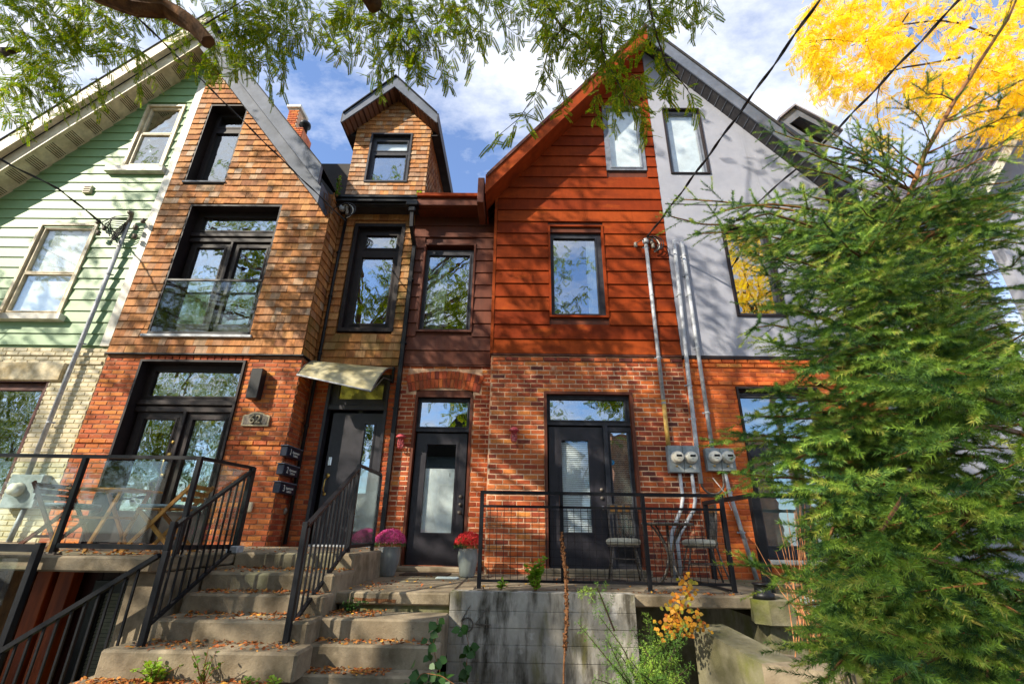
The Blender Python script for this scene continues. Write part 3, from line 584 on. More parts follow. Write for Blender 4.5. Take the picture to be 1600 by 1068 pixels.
frame(C, 'window', (cw[0]+.10, cw[1]-.05, cw[2]+.09, cw[3]-.09), [(-3.10, -2.48, 3.55, 4.98), (-3.08, -2.46, 5.20, 5.50)], RY+.06, MT['frame'], glass=['glass', 'glass_old'], ring=.03)
# entrance door
ring_box(C, 'door_jamb', (d62[0]+.05, d62[1]-.04, d62[2], d62[3]-.04), .05, RY-.03, RY+.12, MT['doorpaint'], 'lrt')
o = frame(C, 'transom_window', (d62[0]+.05, d62[1]-.04, 1.93, 2.48), [(-3.13, -2.35, 2.10, 2.38)], RY+.05, MT['doorpaint'], glass='glass', ring=.02)
MB().box(-3.26, -2.27, RY-.0, RY+.05, 1.90, 1.99, .01).build('transom_rail', MT['doorpaint'], o); MB().box(-3.16, -2.5, RY+.13, RY+.14, 2.0, 2.5).build('blind', MT['tan'], o)
d = frame(C, 'door', (-3.17, -2.27, -.22, 1.86), [(-2.60, -2.44, .55, 1.68)], RY+.08, MT['doorpaint'], glass='glass', ring=.022)
hb = MB(); hb.tube([(-3.10, RY+.07, .78), (-3.11, RY+.01, .74), (-3.115, RY+.01, .60), (-3.11, RY+.07, .54)], .011, 8); hb.lathe([(.034, 0), (.034, .012)], (-3.10, RY+.079, .82), 12, 'y'); hb.lathe([(.026, 0), (.026, .012)], (-3.11, RY+.079, .53), 12, 'y'); hb.build('handle', MT['brass'], d, True)
MB().box(-3.13, -3.075, RY+.065, RY+.079, .98, 1.12, .01).build('keypad', MT['chrome'], d)
MB().box(-3.30, -2.2, RY-.06, RY+.12, -.25, -.215).build('door_sill', MT['galv'], C)
MB().box(-6.9, -3.7, FY+1.2, FY+4, -2.4, 8).build('interior', MT['room'], C); MB().box(-3.68, -2.13, RY+1.2, RY+4, -2.4, 6).build('interior', MT['room'], C)
rake(C, -7.0, -3.72, .93, 1.25, -1, FY, 6.85, .38, MT['fascia'], MT['soffit_dark'], step=(.12, .34))
# recess roof, gutter, dormer
b = MB(); b.prism([(-3.75, 5.96), (-2.0, 5.96), (-2.0, 5.99), (-3.75, 5.99)], 7.42, RY+.05); b.build('soffit', MT['soffit_dark'], C)
b = MB(); b.box(-3.80, -2.02, 7.36, 7.47, 5.99, 6.10, .01); b.box(-3.80, -2.02, 7.33, 7.36, 6.07, 6.12); g = b.build('gutter', MT['black'], C)
MB().box(-3.80, -2.04, 7.47, 7.50, 5.94, 6.12).build('fascia_board', MT['soffit_dark'], C)
b = MB(); b.add([(-3.8, 7.45, 6.06), (-2.0, 7.45, 6.06), (-2.0, 12, 7.3), (-3.8, 12, 7.3)], [(0, 1, 2, 3), (3, 2, 1, 0)]); b.build('recess_roof', MT['shingle_roof'], C)
DY = 8.2; dx0, dx1, dxm = -3.86, -2.10, -2.98; dw = (-3.49, -2.52, 7.18, 8.62)
hd = [(1.05, 1, 8.78+1.05*-2.10+.0), (-1.05, 1, 8.78-1.05*-3.86)]
wall_core('dormer_wall', C, (dx0, dx1, 6.1, 9.9), [dw], DY+.01, DY+.15, MT['cedar_weathered'], hd)
MB().box(dx0, dx0+.05, DY+.15, 12, 6.1, 8.76).build('dormer_side_wall', MT['cedar_weathered'], C); MB().box(dx1-.07, dx1-.012, DY+.15, 12, 6.1, 8.76).build('dormer_side_wall', MT['cedar_weathered'], C)
cw2 = lambda x, z: (MT['cedar_weathered'] if random.random() < (.75 if z < 7.9 else .12) else MT['cedar'])
laps(PS, dx0, dx1, 6.2, 10, DY, .128, cw2, [dw], hd, lap=.02, widths=(.07, .17), jag=.005)
laps(PS, DY, 11.5, 6.2, 8.75, dx1, .128, MT['cedar'], lap=.02, widths=(.10, .2), jag=.004, side=(dx1, 1))
ring_box(C, 'window_jamb', (dw[0]+.04, dw[1]-.04, dw[2]+.04, dw[3]-.04), .04, DY-.04, DY+.14, MT['frame_grey'])
w = frame(C, 'window', (dw[0]+.04, dw[1]-.04, dw[2]+.04, dw[3]-.04), [(-3.37, -2.64, 7.29, 8.02), (-3.37, -2.64, 8.16, 8.44)], DY+.06, MT['frame_grey'], glass=['glass', 'glass_milky'], ring=.02, label='dormer window')
MB().box(-3.44, -2.57, DY+.14, DY+.15, 8.1, 8.55).build('blind', MT['blind'], w)
MB().box(-3.8, -2.2, DY+.9, DY+3, 6.2, 8.6).build('interior', MT['room'], C)
for sgn, xe in ((1, dx0-.20), (-1, dx1+.20)):
    zc = 8.78+1.05*(.0) ; Cc = (8.78-1.05*dx0) if sgn > 0 else (8.78+1.05*dx1)
    zf = lambda x: Cc+sgn*1.05*x
    b = MB(); b.prism([(xe, zf(xe)), (dxm, zf(dxm)), (dxm, zf(dxm)+.02), (xe, zf(xe)+.02)], 7.82, DY+.03); s_ = b.build('dormer_soffit', MT['soffit_wood'], C)
    L = abs(dxm-xe); n = int(L/.085)
    for i in range(n):
        x = xe+(dxm-xe)*(i+.5)/n; MB().beam((x, 7.83, zf(x)-.008), (x, DY, zf(x)-.008), .05, .012).build('plank', MT['soffit_wood'], s_)
    b = MB(); b.prism([(xe, zf(xe)-.02), (dxm, zf(dxm)-.02), (dxm, zf(dxm)+.30), (xe, zf(xe)+.22)], 7.79, 7.82); b.build('dormer_fascia', MT['fascia'], C)
    b = MB(); b.prism([(xe, zf(xe)+.225), (dxm, zf(dxm)+.305), (dxm, zf(dxm)+.34), (xe, zf(xe)+.26)], 7.75, 12); b.build('dormer_roof', MT['black'], C)
    b = MB(); b.box(min(xe, xe-sgn*.03), max(xe, xe-sgn*.03), 7.79, 12, zf(xe)-.02, zf(xe)+.25); b.build('dormer_eave_board', MT['soffit_dark'], C)
    b = MB(); b.prism([(xe, zf(xe)+.01), ((dx0 if sgn > 0 else dx1), zf(dx0 if sgn > 0 else dx1)-.21+.0), ((dx0 if sgn > 0 else dx1), zf(dx0 if sgn > 0 else dx1)-.19), (xe, zf(xe)+.03)], DY, 12); b.build('dormer_eave_soffit', MT['soffit_dark'], C)
PB.flush(); PS.flush()
# chimney behind
ch = thing('chimney', 'orange brick chimney with white cap and black cowl behind the cedar gable', 'chimney', (-4.4, 11, 6))
PP = Pieces(ch, 'brick', 'brickwork', 200)
c0 = at(452, 172, 10.5); c1 = at(468, 172, 10.5); zt = c0[2]
MB().box(c0[0]+.01, c1[0]-.01, 10.51, 10.9, 6, zt).build('stack', MT['mortar'], ch); brickwork(PP, c0[0], c1[0], zt-2.2, zt, 10.5, MT['brick'])
c2 = at(478, 190, 10.3); MB().box(c1[0]+.02, c2[0]-.04, 10.31, 10.9, 6, c2[2]-.25).build('stack', MT['mortar_orange'], ch); brickwork(PP, c1[0]+.01, c2[0]-.03, zt-2.6, c2[2]-.25, 10.3, MT['brick']); PP.flush()
b = MB(); b.box(c0[0]-.06, c1[0]+.06, 10.42, 10.98, zt+.05, zt+.16, .01); b.box(c0[0]+.02, c1[0]-.02, 10.5, 10.9, zt, zt+.05); b.build('cap', MT['white'], ch)
b = MB(); b.lathe([(.10, -.25), (.10, 0), (.17, .02), (.16, .12), (.08, .2), (.0, .21)], (c2[0]-.12, 10.5, c2[2]), 14); b.build('cowl', MT['black'], ch, True)

# ------------------------------------------------------------------ rust steel house no. 64
K = thing('rust_steel_house', 'row house clad in rust red steel planks above old orange brick', 'house', (.5, 7.6, -1.04))
PB = Pieces(K, 'brick', 'brickwork'); PP = Pieces(K, 'steel_plank', 'steel_plank_field')
kw = (.54, 1.57, 3.46, 5.38); ka = (1.73, 2.53, 6.71, 8.46); rw = (-1.87, -.85, 3.36, 5.26)
kd = (.43, 1.86, -.50, 2.14); d64 = (-1.76, -.77, -.50, 2.27)
hk = [(-1.25, 1, 6.56)]
wall_core('steel_wall', K, (-.45, 2.74, 2.75, 10.2), [kw, ka], FY, FY+.25, MT['corten_shaded'], hk)
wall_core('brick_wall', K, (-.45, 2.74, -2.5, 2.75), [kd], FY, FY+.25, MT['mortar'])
wall_core('recess_steel_wall', K, (-2.12, -.45, 2.70, 6.1), [rw], RY, RY+.22, MT['corten_shaded'])
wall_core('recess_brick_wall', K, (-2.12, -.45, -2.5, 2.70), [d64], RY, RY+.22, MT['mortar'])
MB().box(-.44, -.2, FY+.02, RY+.2, -2.5, 6.2).build('bay_side_wall', MT['corten_shaded'], K)
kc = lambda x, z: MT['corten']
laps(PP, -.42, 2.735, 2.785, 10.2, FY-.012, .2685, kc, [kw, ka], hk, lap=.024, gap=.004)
laps(PP, -2.10, -.47, 2.735, 5.95, RY-.012, .2685, MT['corten_shaded'], [rw], lap=.022, gap=.004)
b = MB(); b.box(-.475, -.425, FY-.035, FY+.02, 2.76, 6.05); b.box(-.475, -.455, FY+.02, RY, 2.76, 6.0); b.build('corner_trim', MT['corten'], K)
b = MB(); b.box(-.47, 2.74, FY-.035, FY+.02, 2.75, 2.782); b.box(-2.11, -.46, RY-.03, RY+.02, 2.70, 2.732); b.build('base_trim', MT['corten_shaded'], K)
def mixb(x, z):
    r = random.random()
    if x > 1.9: return MT['brick_dark'] if r < .5 else MT['brick_red']
    return MT['brick_red'] if r < .55 else (MT['brick'] if r < .92 else MT['brick_dark'])
brickwork(PB, -.445, 2.74, -.55, 2.74, FY, mixb, [kd], bands=[(2.66, 2.74)])
brickwork(PB, FY, RY, -.55, 2.68, FY, MT['brick_red'], side=(-.45, -1))
xa0, xa1 = -1.93, -.63; xmid = (xa0+xa1)/2
arch_hole = (xa0, xa1, 2.21, 2.66)
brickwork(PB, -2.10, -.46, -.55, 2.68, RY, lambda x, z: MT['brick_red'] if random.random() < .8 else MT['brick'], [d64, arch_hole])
n = 19; Rr = 2.35; zc0 = 2.33-Rr     # arch of upright bricks
for i in range(n):
    t = (i+.5)/n; a = math.radians(90+15.2-30.4*t)
    for r0, r1 in ((Rr-.02, Rr+.135), (Rr+.143, Rr+.285)):
        da = math.radians(30.4/n*.44)
        pts = [(xmid+r0*math.cos(a+da)*1.0, zc0+r0*math.sin(a+da)), (xmid+r0*math.cos(a-da), zc0+r0*math.sin(a-da)), (xmid+r1*math.cos(a-da), zc0+r1*math.sin(a-da)), (xmid+r1*math.cos(a+da), zc0+r1*math.sin(a+da))]
        if r1 > Rr+.2: pts = clip(pts, 0, 1, 2.69)
        bb = MB(); bb.prism(pts, RY-.014-random.random()*.004, RY+.03); PB.add(bb.v, bb.f, MT['brick_red'], np.array(bb.v).mean(0))
PB.flush(); PP.flush()
def casing(th, r, Y, m, w=.035, d=.05, into=.10): return ring_box(th, 'window_casing', (r[0]+w, r[1]-w, r[2]+w, r[3]-w), w, Y-d, Y+into, m)
casing(K, kw, FY, MT['corten']); casing(K, rw, RY, MT['corten_shaded'])
w = frame(K, 'window', (kw[0]+.035, kw[1]-.035, kw[2]+.035, kw[3]-.14), [(.64, 1.42, 3.56, 5.13)], FY+.04, MT['frame_grey'], glass='glass', ring=.02)
MB().box(kw[0]+.03, kw[1]-.03, FY-.01, FY+.12, kw[3]-.14, kw[3]-.03).build('head_panel', MT['corten_shaded'], w)
b = MB()
for i in range(9): b.lathe([(.012, 3.5), (.012, 5.15)], (1.27+i*.017, FY+.14+.01*(i % 2), 0), 6)
b.build('curtain', MT['blind'], w); MB().box(.60, 1.0, FY+.45, FY+.46, 3.5, 5.2).build('wall_inside', MT['tan'], w)
w = frame(K, 'window', (rw[0]+.035, rw[1]-.035, rw[2]+.035, rw[3]-.10), [(-1.77, -.97, 3.45, 5.04)], RY+.05, MT['frame_grey'], glass='glass', ring=.02)
b = MB()
for i in range(13): b.lathe([(.013, 3.42), (.013, 5.08)], (-1.74+i*.026, RY+.16+.012*(i % 2), 0), 6)
b.build('curtain', MT['curtain'], w)
w = frame(K, 'window', ka, [(ka[0]+.10, ka[1]-.10, ka[2]+.07, ka[3]-.08)], FY-.045, MT['frame_silver'], depth=.08, glass='glass_milky', ring=.02)
MB().box(ka[0]+.05, ka[1]-.05, FY+.05, FY+.06, ka[2], ka[3]).build('blind', MT['blind'], w)
# french door with sidelight
ring_box(K, 'door_casing', (kd[0]+.04, kd[1]-.05, kd[2], kd[3]-.05), .045, FY-.03, FY+.12, MT['corten_shaded'], 'lrt')
o = frame(K, 'transom_window', (.47, 1.81, 1.60, 2.09), [(.53, 1.74, 1.68, 2.02)], FY+.06, MT['frame_grey'], glass='glass', ring=.016)
d = frame(K, 'door', (.50, 1.355, -.46, 1.57), [(.70, 1.12, .02, 1.36)], FY+.07, MT['doorpaint'], glass='glass_milky', ring=.035)
def blind_slats(P, x0, x1, z0, z1, Y, st=.03):
    n = int((z1-z0)/st); b = MB()
    for i in range(n): b.add([(x0, Y, z0+i*st), (x1, Y, z0+i*st), (x1, Y+.012, z0+i*st+.026), (x0, Y+.012, z0+i*st+.026)], [(0, 1, 2, 3)])
    return tag(b.build('blind_slats', MT['blind'], P), kind='stuff')
blind_slats(d, .69, 1.13, .02, 1.36, FY+.115)
hb = MB(); hb.lathe([(.026, 0), (.026, .02)], (1.29, FY+.069, .62), 12, 'y'); hb.lathe([(.026, 0), (.026, .02)], (1.29, FY+.069, .50), 12, 'y'); hb.build('deadbolt', MT['iron'], d, True)
hb = MB(); hb.lathe([(.028, 0), (.012, .01), (.012, .04), (.03, .05), (.03, .07), (0, .075)], (1.29, FY+.069, .36), 14, 'y'); hb.build('handle', MT['chrome'], d, True)
MB().box(1.36, 1.43, FY+.02, FY+.1, -.46, 1.60, .006).build('mullion', MT['frame_grey'], K)
s_ = frame(K, 'sidelight_window', (1.43, 1.81, -.46, 1.58), [(1.47, 1.75, -.02, 1.5)], FY+.07, MT['frame_grey'], glass='glass', ring=.015)
blind_slats(s_, 1.46, 1.76, -.02, 1.5, FY+.13)
c = at(956, 720, FY+.09); MB().lathe([(.001, 0), (.042, 0), (.042, .003), (0, .003)], (c[0], FY+.10-.005, c[2]-.02), 8, 'y').build('security_sticker', MT['decal'], s_)
text_mesh('A', .03, .001, (c[0], FY+.088, c[2]-.01), MT['print'], 'sticker_print', s_)
MB().box(.36, 1.9, FY-.14, FY+.15, -.55, -.46, .01).build('door_sill', MT['concrete'], K)
MB().box(1.47, 1.75, FY+.062, FY+.068, -.38, -.12).build('kick_panel', MT['black'], s_)
# door of the recess
ring_box(K, 'door_casing', (d64[0]+.04, d64[1]-.04, d64[2], 2.14), .04, RY-.02, RY+.14, MT['corten_shaded'], 'lrt')
b = MB(); pts = [(xmid+(Rr-.03)*math.cos(math.radians(90+12-24*i/10)), zc0+(Rr-.03)*math.sin(math.radians(90+12-24*i/10))) for i in range(11)]
b.prism([(d64[0]+.005, 2.14)]+[p for p in pts]+[(d64[1]-.005, 2.14)], RY+.01, RY+.14); b.build('arch_infill', MT['corten_shaded'], K)
o = frame(K, 'transom_window', (-1.72, -.81, 1.56, 2.14), [(-1.67, -.86, 1.64, 2.08)], RY+.06, MT['frame_grey'], glass='glass', ring=.015)
d = frame(K, 'door', (-1.69, -.84, -.48, 1.53), [(-1.51, -1.02, -.02, 1.35)], RY+.08, MT['doorpaint'], glass='glass_milky', ring=.03)
MB().box(-1.51, -1.02, RY+.122, RY+.127, -.02, .96).build('frosted_film', MT['film'], d)
text_mesh('1', .08, .001, (-1.10, RY+.108, .86), MT['black'], 'door_number', d)
hb = MB(); hb.lathe([(.028, 0), (.028, .02)], (-.90, RY+.079, .52), 12, 'y'); hb.lathe([(.028, 0), (.028, .02)], (-.90, RY+.079, .40), 12, 'y'); hb.lathe([(.028, 0), (.012, .01), (.012, .04), (.03, .05), (.03, .07), (0, .075)], (-.90, RY+.079, .28), 14, 'y'); hb.build('handle', MT['iron'], d, True)
MB().box(-1.76, -.77, RY-.28, RY+.15, -.55, -.485, .01).build('door_sill', MT['concrete'], K)
MB().box(-.40, 2.7, FY+1.2, FY+4, -2.4, 8).build('interior', MT['room'], K); MB().box(-2.1, -.45, RY+1.2, RY+4, -2.4, 6).build('interior', MT['room'], K)
rake(K, 2.74, -.62, 6.56, 1.25, 1, FY, 6.81, .36, MT['corten'], MT['corten'], top=MT['corten_shaded'])
b = MB(); b.box(-2.02, -.60, 7.36, 7.48, 5.90, 6.14, .01); b.box(-2.02, -.60, 7.48, RY+.02, 5.90, 5.93); b.build('eave_fascia', MT['corten_shaded'], K)
b = MB(); b.box(-2.02, -.72, 7.30, 7.36, 6.08, 6.16, .006); b.build('eave_trim', MT['corten'], K)
b = MB(); b.box(-.78, -.66, 6.83, 7.5, 5.55, 6.12, .008); b.build('eave_return', MT['corten_shaded'], K)
b = MB(); b.add([(-2.0, 7.45, 6.08), (-.4, 7.45, 6.08), (-.4, 12, 7.3), (-2.0, 12, 7.3)], [(0, 1, 2, 3), (3, 2, 1, 0)]); b.build('recess_roof', MT['shingle_roof'], K)

# ------------------------------------------------------------------ white stucco house
Wt = thing('white_stucco_house', 'white stucco row house over bright orange brick, behind the spruce', 'house', (4.5, 7.6, -1.04))
PB = Pieces(Wt, 'brick', 'brickwork')
wa = (3.0, 3.78, 6.63, 8.39); w2 = (3.78, 4.64, 3.51, 5.37); wg = (3.55, 4.86, -.30, 2.25)
hw = [(1.25, 1, 13.63)]
wall_core('stucco_wall', Wt, (2.743, 5.93, 2.78, 10.3), [wa, w2], FY-.03, FY+.25, MT['stucco'], hw)
wall_core('brick_wall', Wt, (2.743, 5.93, -2.5, 2.72), [wg], FY+.0, FY+.25, MT['mortar_orange'])
MB().box(2.743, 5.93, FY-.035, FY+.2, 2.72, 2.78).build('base_flashing', MT['frame'], Wt)
brickwork(PB, 2.743, 5.93, -.55, 2.72, FY, lambda x, z: MT['brick_orange'] if random.random() < .85 else MT['brick'], [wg], bands=[(2.57, 2.7), (2.28, 2.35)])
PB.flush()
for r, g in ((wa, 'glass_milky'), (w2, 'glass')):
    ring_box(Wt, 'window_casing', (r[0]+.025, r[1]-.025, r[2]+.025, r[3]-.025), .025, FY-.06, FY+.12, MT['frame'])
    w = frame(Wt, 'window', (r[0]+.025, r[1]-.025, r[2]+.025, r[3]-.025), [(r[0]+.09, r[1]-.10, r[2]+.08, r[3]-.08)], FY+.02, MT['frame_silver'] if r is wa else MT['frame_grey'], glass=g, ring=.02)
    if r is wa: MB().box(r[0]+.05, r[1]-.05, FY+.10, FY+.11, r[2]+.03, r[3]-.05).build('blind', MT['blind'], w)
ring_box(Wt, 'window_casing', (wg[0]+.03, wg[1]-.03, wg[2]+.03, wg[3]-.03), .03, FY-.03, FY+.14, MT['frame'])
w = frame(Wt, 'window', (wg[0]+.03, wg[1]-.03, wg[2]+.03, wg[3]-.09), [(3.63, 4.78, 1.33, 2.10), (3.66, 4.30, -.12, 1.15), (4.40, 4.78, -.12, 1.15)], FY+.08, MT['frame_grey'], glass='glass', ring=.015)
MB().box(3.6, 4.85, FY+.2, FY+.21, 1.2, 2.2).build('blind', MT['blind'], w); MB().box(3.6, 4.4, FY+.22, FY+.23, -.15, 1.2).build('blind', MT['film'], w)
MB().box(3.5, 5.0, FY-.15, FY+.05, -.36, -.30, .01).build('window_sill', MT['white'], Wt)
MB().box(2.8, 5.9, FY+1.2, FY+4, -2.4, 8).build('interior', MT['room'], Wt)
rake(Wt, 2.742, 6.25, 13.63, 1.25, -1, FY-.03, 6.95, .42, MT['fascia'], MT['soffit_dark'], planks=.2, top=MT['shingle_roof'])
b = MB(); b.box(5.93, 8.9, RY, RY+.2, -2.5, 5.95); b.build('recess_wall', MT['stucco'], Wt)
b = MB(); b.box(5.8, 8.9, 7.40, 7.55, 5.93, 6.10, .01); b.box(5.8, 8.9, 7.55, RY+.1, 5.93, 5.96); b.build('gutter', MT['frame'], Wt)
# small gabled dormer on its roof
q = at(1240, 170, 8.6)
b = MB()
p0, p1, p2, p3 = at(1219, 188, 8.4), at(1241, 169, 8.4), at(1312, 208, 8.4), at(1290, 238, 8.4)
outer = [(p0[0], p0[2]), (p1[0], p1[2]), (p2[0], p2[2]), (p3[0], p3[2])]
cx = sum(p[0] for p in outer)/4; cz = sum(p[1] for p in outer)/4
inn = [(cx+(x-cx)*.70, cz-.02+(z-cz)*.62) for x, z in outer]
for i in range(4):
    j = (i+1) % 4; b.prism([outer[i], outer[j], inn[j], inn[i]], 8.4, 8.46)
b.build('side_dormer_fascia', MT['fascia'], Wt)
b = MB(); b.prism(outer, 8.75, 10.5); b.build('side_dormer', MT['soffit_dark'], Wt)
b = MB(); b.prism([(outer[0][0]-.03, outer[0][1]+.02), (outer[1][0], outer[1][1]+.03), (outer[1][0], outer[1][1]+.08), (outer[0][0]-.05, outer[0][1]+.06)], 8.33, 10.5); b.prism([(outer[1][0], outer[1][1]+.03), (outer[2][0]+.05, outer[2][1]+.02), (outer[2][0]+.05, outer[2][1]+.07), (outer[1][0], outer[1][1]+.08)], 8.33, 10.5); b.build('side_dormer_roof', MT['metal_roof'], Wt)

# ------------------------------------------------------------------ last house at right, mostly hidden
Z8 = thing('metal_roofed_house', 'pale house with ribbed metal roof at far right behind the spruce', 'house', (11, 7.6, -1.04))
b = MB(); b.box(8.9, 14, FY, FY+.2, -2.5, 6.2); b.prism([(8.9, 6.2), (14, 6.2), (11.5, 9.3)], FY, FY+.2); b.build('wall', MT['stucco'], Z8)
def ribbed(x0, x1, y0, z0, y1, z1, th, name):
    b = MB(); b.add([(x0, y0, z0), (x1, y0, z0), (x1, y1, z1), (x0, y1, z1)], [(0, 1, 2, 3), (3, 2, 1, 0)]); r = b.build(name, MT['metal_roof'], th)
    n = int((x1-x0)/.2); b = MB()
    for i in range(n+1):
        x = x0+(x1-x0)*i/n; b.beam((x, y0, z0+.02), (x, y1, z1+.02), .03, .05)
    tag(b.build('roof_rib', MT['metal_roof'], r), kind='stuff')
ribbed(7.3, 9.0, 7.5, 6.12, 9.3, 8.3, Z8, 'recess_roof')
b = MB(); b.add([(8.6, 6.9, 6.0), (11.5, 6.9, 9.6), (11.5, 14, 9.6), (8.6, 14, 6.0)], [(0, 1, 2, 3), (3, 2, 1, 0)]); b.build('gable_roof', MT['metal_roof'], Z8)
b = MB()
for i in range(30): b.beam((8.6, 7+i*.22, 6.02), (11.5, 7+i*.22, 9.62), .03, .05)
tag(b.build('roof_rib', MT['metal_roof'], Z8), kind='stuff')
b = MB(); b.prism([(8.6, 5.9), (11.5, 9.5), (11.5, 9.7), (8.6, 6.1)], 6.86, 6.9); b.build('rake_board', MT['white'], Z8)
# ------------------------------------------------------------------ terraces, steps, concrete walls
F62, F64 = -.24, -.55
S1 = thing('concrete_steps', 'grey concrete steps with leaves on their treads, between the two black picket rails', 'steps', (-2.35, 4.9, -1.04))
edges = [(5.50, F62), (4.93, -.395), (4.70, -.55), (4.38, -.705), (4.08, -.86)]
prev = 7.76
for i, (y, z) in enumerate(edges):
    yb = RY if i == 0 else edges[i-1][0]+.02
    zb = -1.06 if i == 4 else z-.4
    MB().box((-3.0 if i else -3.05)-(.12 if i == 4 else 0), -1.75+(.04 if i == 4 else .0)+(.02*i if i else 0), y, yb-(.0 if i else .0), zb, z, .018).build('landing' if i == 0 else 'step', MT['concrete'], S1)
MB().box(-3.2, -1.72, 3.86, 4.3, -1.4, -1.045, .02).build('bottom_slab', MT['concrete'], S1)
MB().box(-2.95, -1.765, 5.56, RY-.02, -1.06, -.63).build('footing', MT['concrete_moss'], S1)
MB().box(-2.0, -1.752, 5.53, RY-.02, -.66, -.30).build('mossy_cheek', MT['concrete_moss'], S1)
T1 = thing('terrace_slab', 'concrete terrace slab under the glass railing of the cedar house', 'terrace', (-5, 5.5, -.40))
MB().box(-13, -3.06, 4.28, 7.29, -.36, F62, .015).build('slab', MT['concrete'], T1)
MB().box(-3.3, -3.07, 4.4, 4.75, -2.4, -.37).build('pier', MT['concrete'], T1); MB().box(-3.25, -3.02, 4.75, 7.2, -2.4, -.37).build('side_wall', MT['concrete'], T1)
S2 = thing('concrete_steps', 'lower cracked concrete steps leading up to the door between the two flower pots', 'steps', (-1.2, 4.8, -1.04))
for i, (y, z) in enumerate([(5.05, F64), (4.64, -.715), (4.46, -.875), (4.26, -1.035)]):
    yb = RY if i == 0 else [5.05, 4.64, 4.46][i-1]+.02
    MB().box(-1.745+(.03 if i else 0), -.625, y, yb, (-.66 if i == 0 else (-1.4 if i == 3 else -1.06)), z, .015).build('landing' if i == 0 else 'step', MT['concrete'], S2)
MB().box(-1.70, -.64, 5.10, RY-.1, -1.06, -.662).build('footing', MT['concrete_moss'], S2)
b = MB(); x = -1.55
pts_t = []; 
for i in range(9): pts_t.append((x+i*.05, F64-.055+random.uniform(-.008, .008)))
pl = pts_t+[(px_, pz-.018-random.random()*.016) for px_, pz in reversed(pts_t)]
b.prism(pl, 5.046, 5.06); b.build('crack', MT['seed'], S2)
T2 = thing('terrace_slab', 'low concrete porch slab under the wire mesh railing', 'terrace', (1, 6, -.66))
MB().box(-.62, 2.36, 5.20, 7.29, -.66, F64, .012).build('slab', MT['concrete'], T2); MB().box(2.36, 2.74, 5.30, 7.29, -.66, F64, .012).build('slab', MT['concrete'], T2)
MB().box(1.15, 1.3, 6.9, 7.28, -2.4, -.67).build('inner_wall', MT['concrete_moss'], T2); MB().box(1.1, 3.1, 7.0, 7.1, -2.4, -.67).build('back_wall', MT['concrete_moss'], T2)
T3 = thing('terrace_slab', 'concrete porch slab with chamfered corner in front of the white house', 'terrace', (4.5, 6, -.70))
poly = [(2.74, 7.29), (2.74, 5.5), (2.36, 5.33), (2.30, 5.12), (2.40, 4.98), (2.62, 4.96), (2.76, 5.1), (6.5, 5.15), (6.5, 7.29)]
poly = [(2.75, 7.29), (2.75, 5.45), (2.33, 5.28), (2.27, 5.08), (2.38, 4.98), (2.66, 4.98), (2.76, 5.10), (6.5, 5.12), (6.5, 7.29)]
b = MB(); n_ = len(poly); b.add([(x, y, -.76) for x, y in poly]+[(x, y, -.56) for x, y in poly], [tuple(range(n_-1, -1, -1)), tuple(range(n_, 2*n_))]+[(i, (i+1) % n_, n_+(i+1) % n_, n_+i) for i in range(n_)]); b.build('slab', MT['concrete_moss'], T3)
MB().box(2.42, 2.85, 5.12, 7.2, -2.4, -.761).build('pier', MT['concrete_moss'], T3); MB().box(3.3, 6.4, 5.3, 5.45, -2.4, -.761).build('front_wall', MT['concrete_moss'], T3)
RW = thing('retaining_wall', 'board marked concrete wall with the cast number 64 and moss along its top', 'wall', (.25, 5.2, -1.1))
for i, (za, zb) in enumerate([(-1.4, -1.252), (-1.25, -1.10), (-1.098, -.964), (-.962, -.828), (-.826, -.692), (-.690, -.53)]):
    MB().box(-.625, 1.14, 5.02+(.004 if i % 2 else 0), 5.19, za, zb, .003).build('board_course', MT['concrete_wall'], RW)
def n64(px, py): p = at(px, py, 5.012); return (p[0], p[1], p[2])
b = MB(); b.beam(n64(735, 945), n64(720, 970), .007, .010, (0, 1, 0)); cc = n64(730, 975)
b.tube([(cc[0]+.052*math.cos(t*math.pi/9), cc[1], cc[2]+.056*math.sin(t*math.pi/9)) for t in range(19)], .0055, 6)
b.build('numeral', MT['iron'], RW)
b = MB(); b.beam(n64(764, 945), n64(743, 974), .007, .010, (0, 1, 0)); b.beam(n64(742, 974), n64(767, 975.5), .007, .010, (0, 1, 0)); b.beam(n64(760, 968), n64(761, 989), .007, .010, (0, 1, 0)); b.build('numeral', MT['iron'], RW)
RP = thing('ramp_wall', 'sloping mossy concrete cheek wall beside the dark areaway', 'wall', (2.2, 4.6, -1.3))
def quadwall(A, B, th_, z0, name, m, parent):   # A,B: top-left line ends; th_: offset vector of the top's other side
    b = MB(); A = Vector(A); B = Vector(B); t = Vector(th_)
    b.add([A, B, B+t, A+t, (A.x, A.y, z0), (B.x, B.y, z0), (B.x+t.x, B.y+t.y, z0), (A.x+t.x, A.y+t.y, z0)], [(0, 1, 2, 3), (7, 6, 5, 4), (0, 4, 5, 1), (1, 5, 6, 2), (2, 6, 7, 3), (3, 7, 4, 0)])
    return b.build(name, m, parent)
A = at(1082, 976, 5.15); B = at(1190, 1036, 4.35); A2 = at(1126, 968, 5.3); 
quadwall(A, B, (A2[0]-A[0], .12, .0), -2.2, 'sloping_wall', MT['concrete_moss'], RP)
C1 = at(1190, 1036, 4.35); C2 = at(1335, 1054, 4.15)
quadwall(C1, C2, (.22, .35, .01), -2.2, 'low_wall', MT['concrete'], RP)

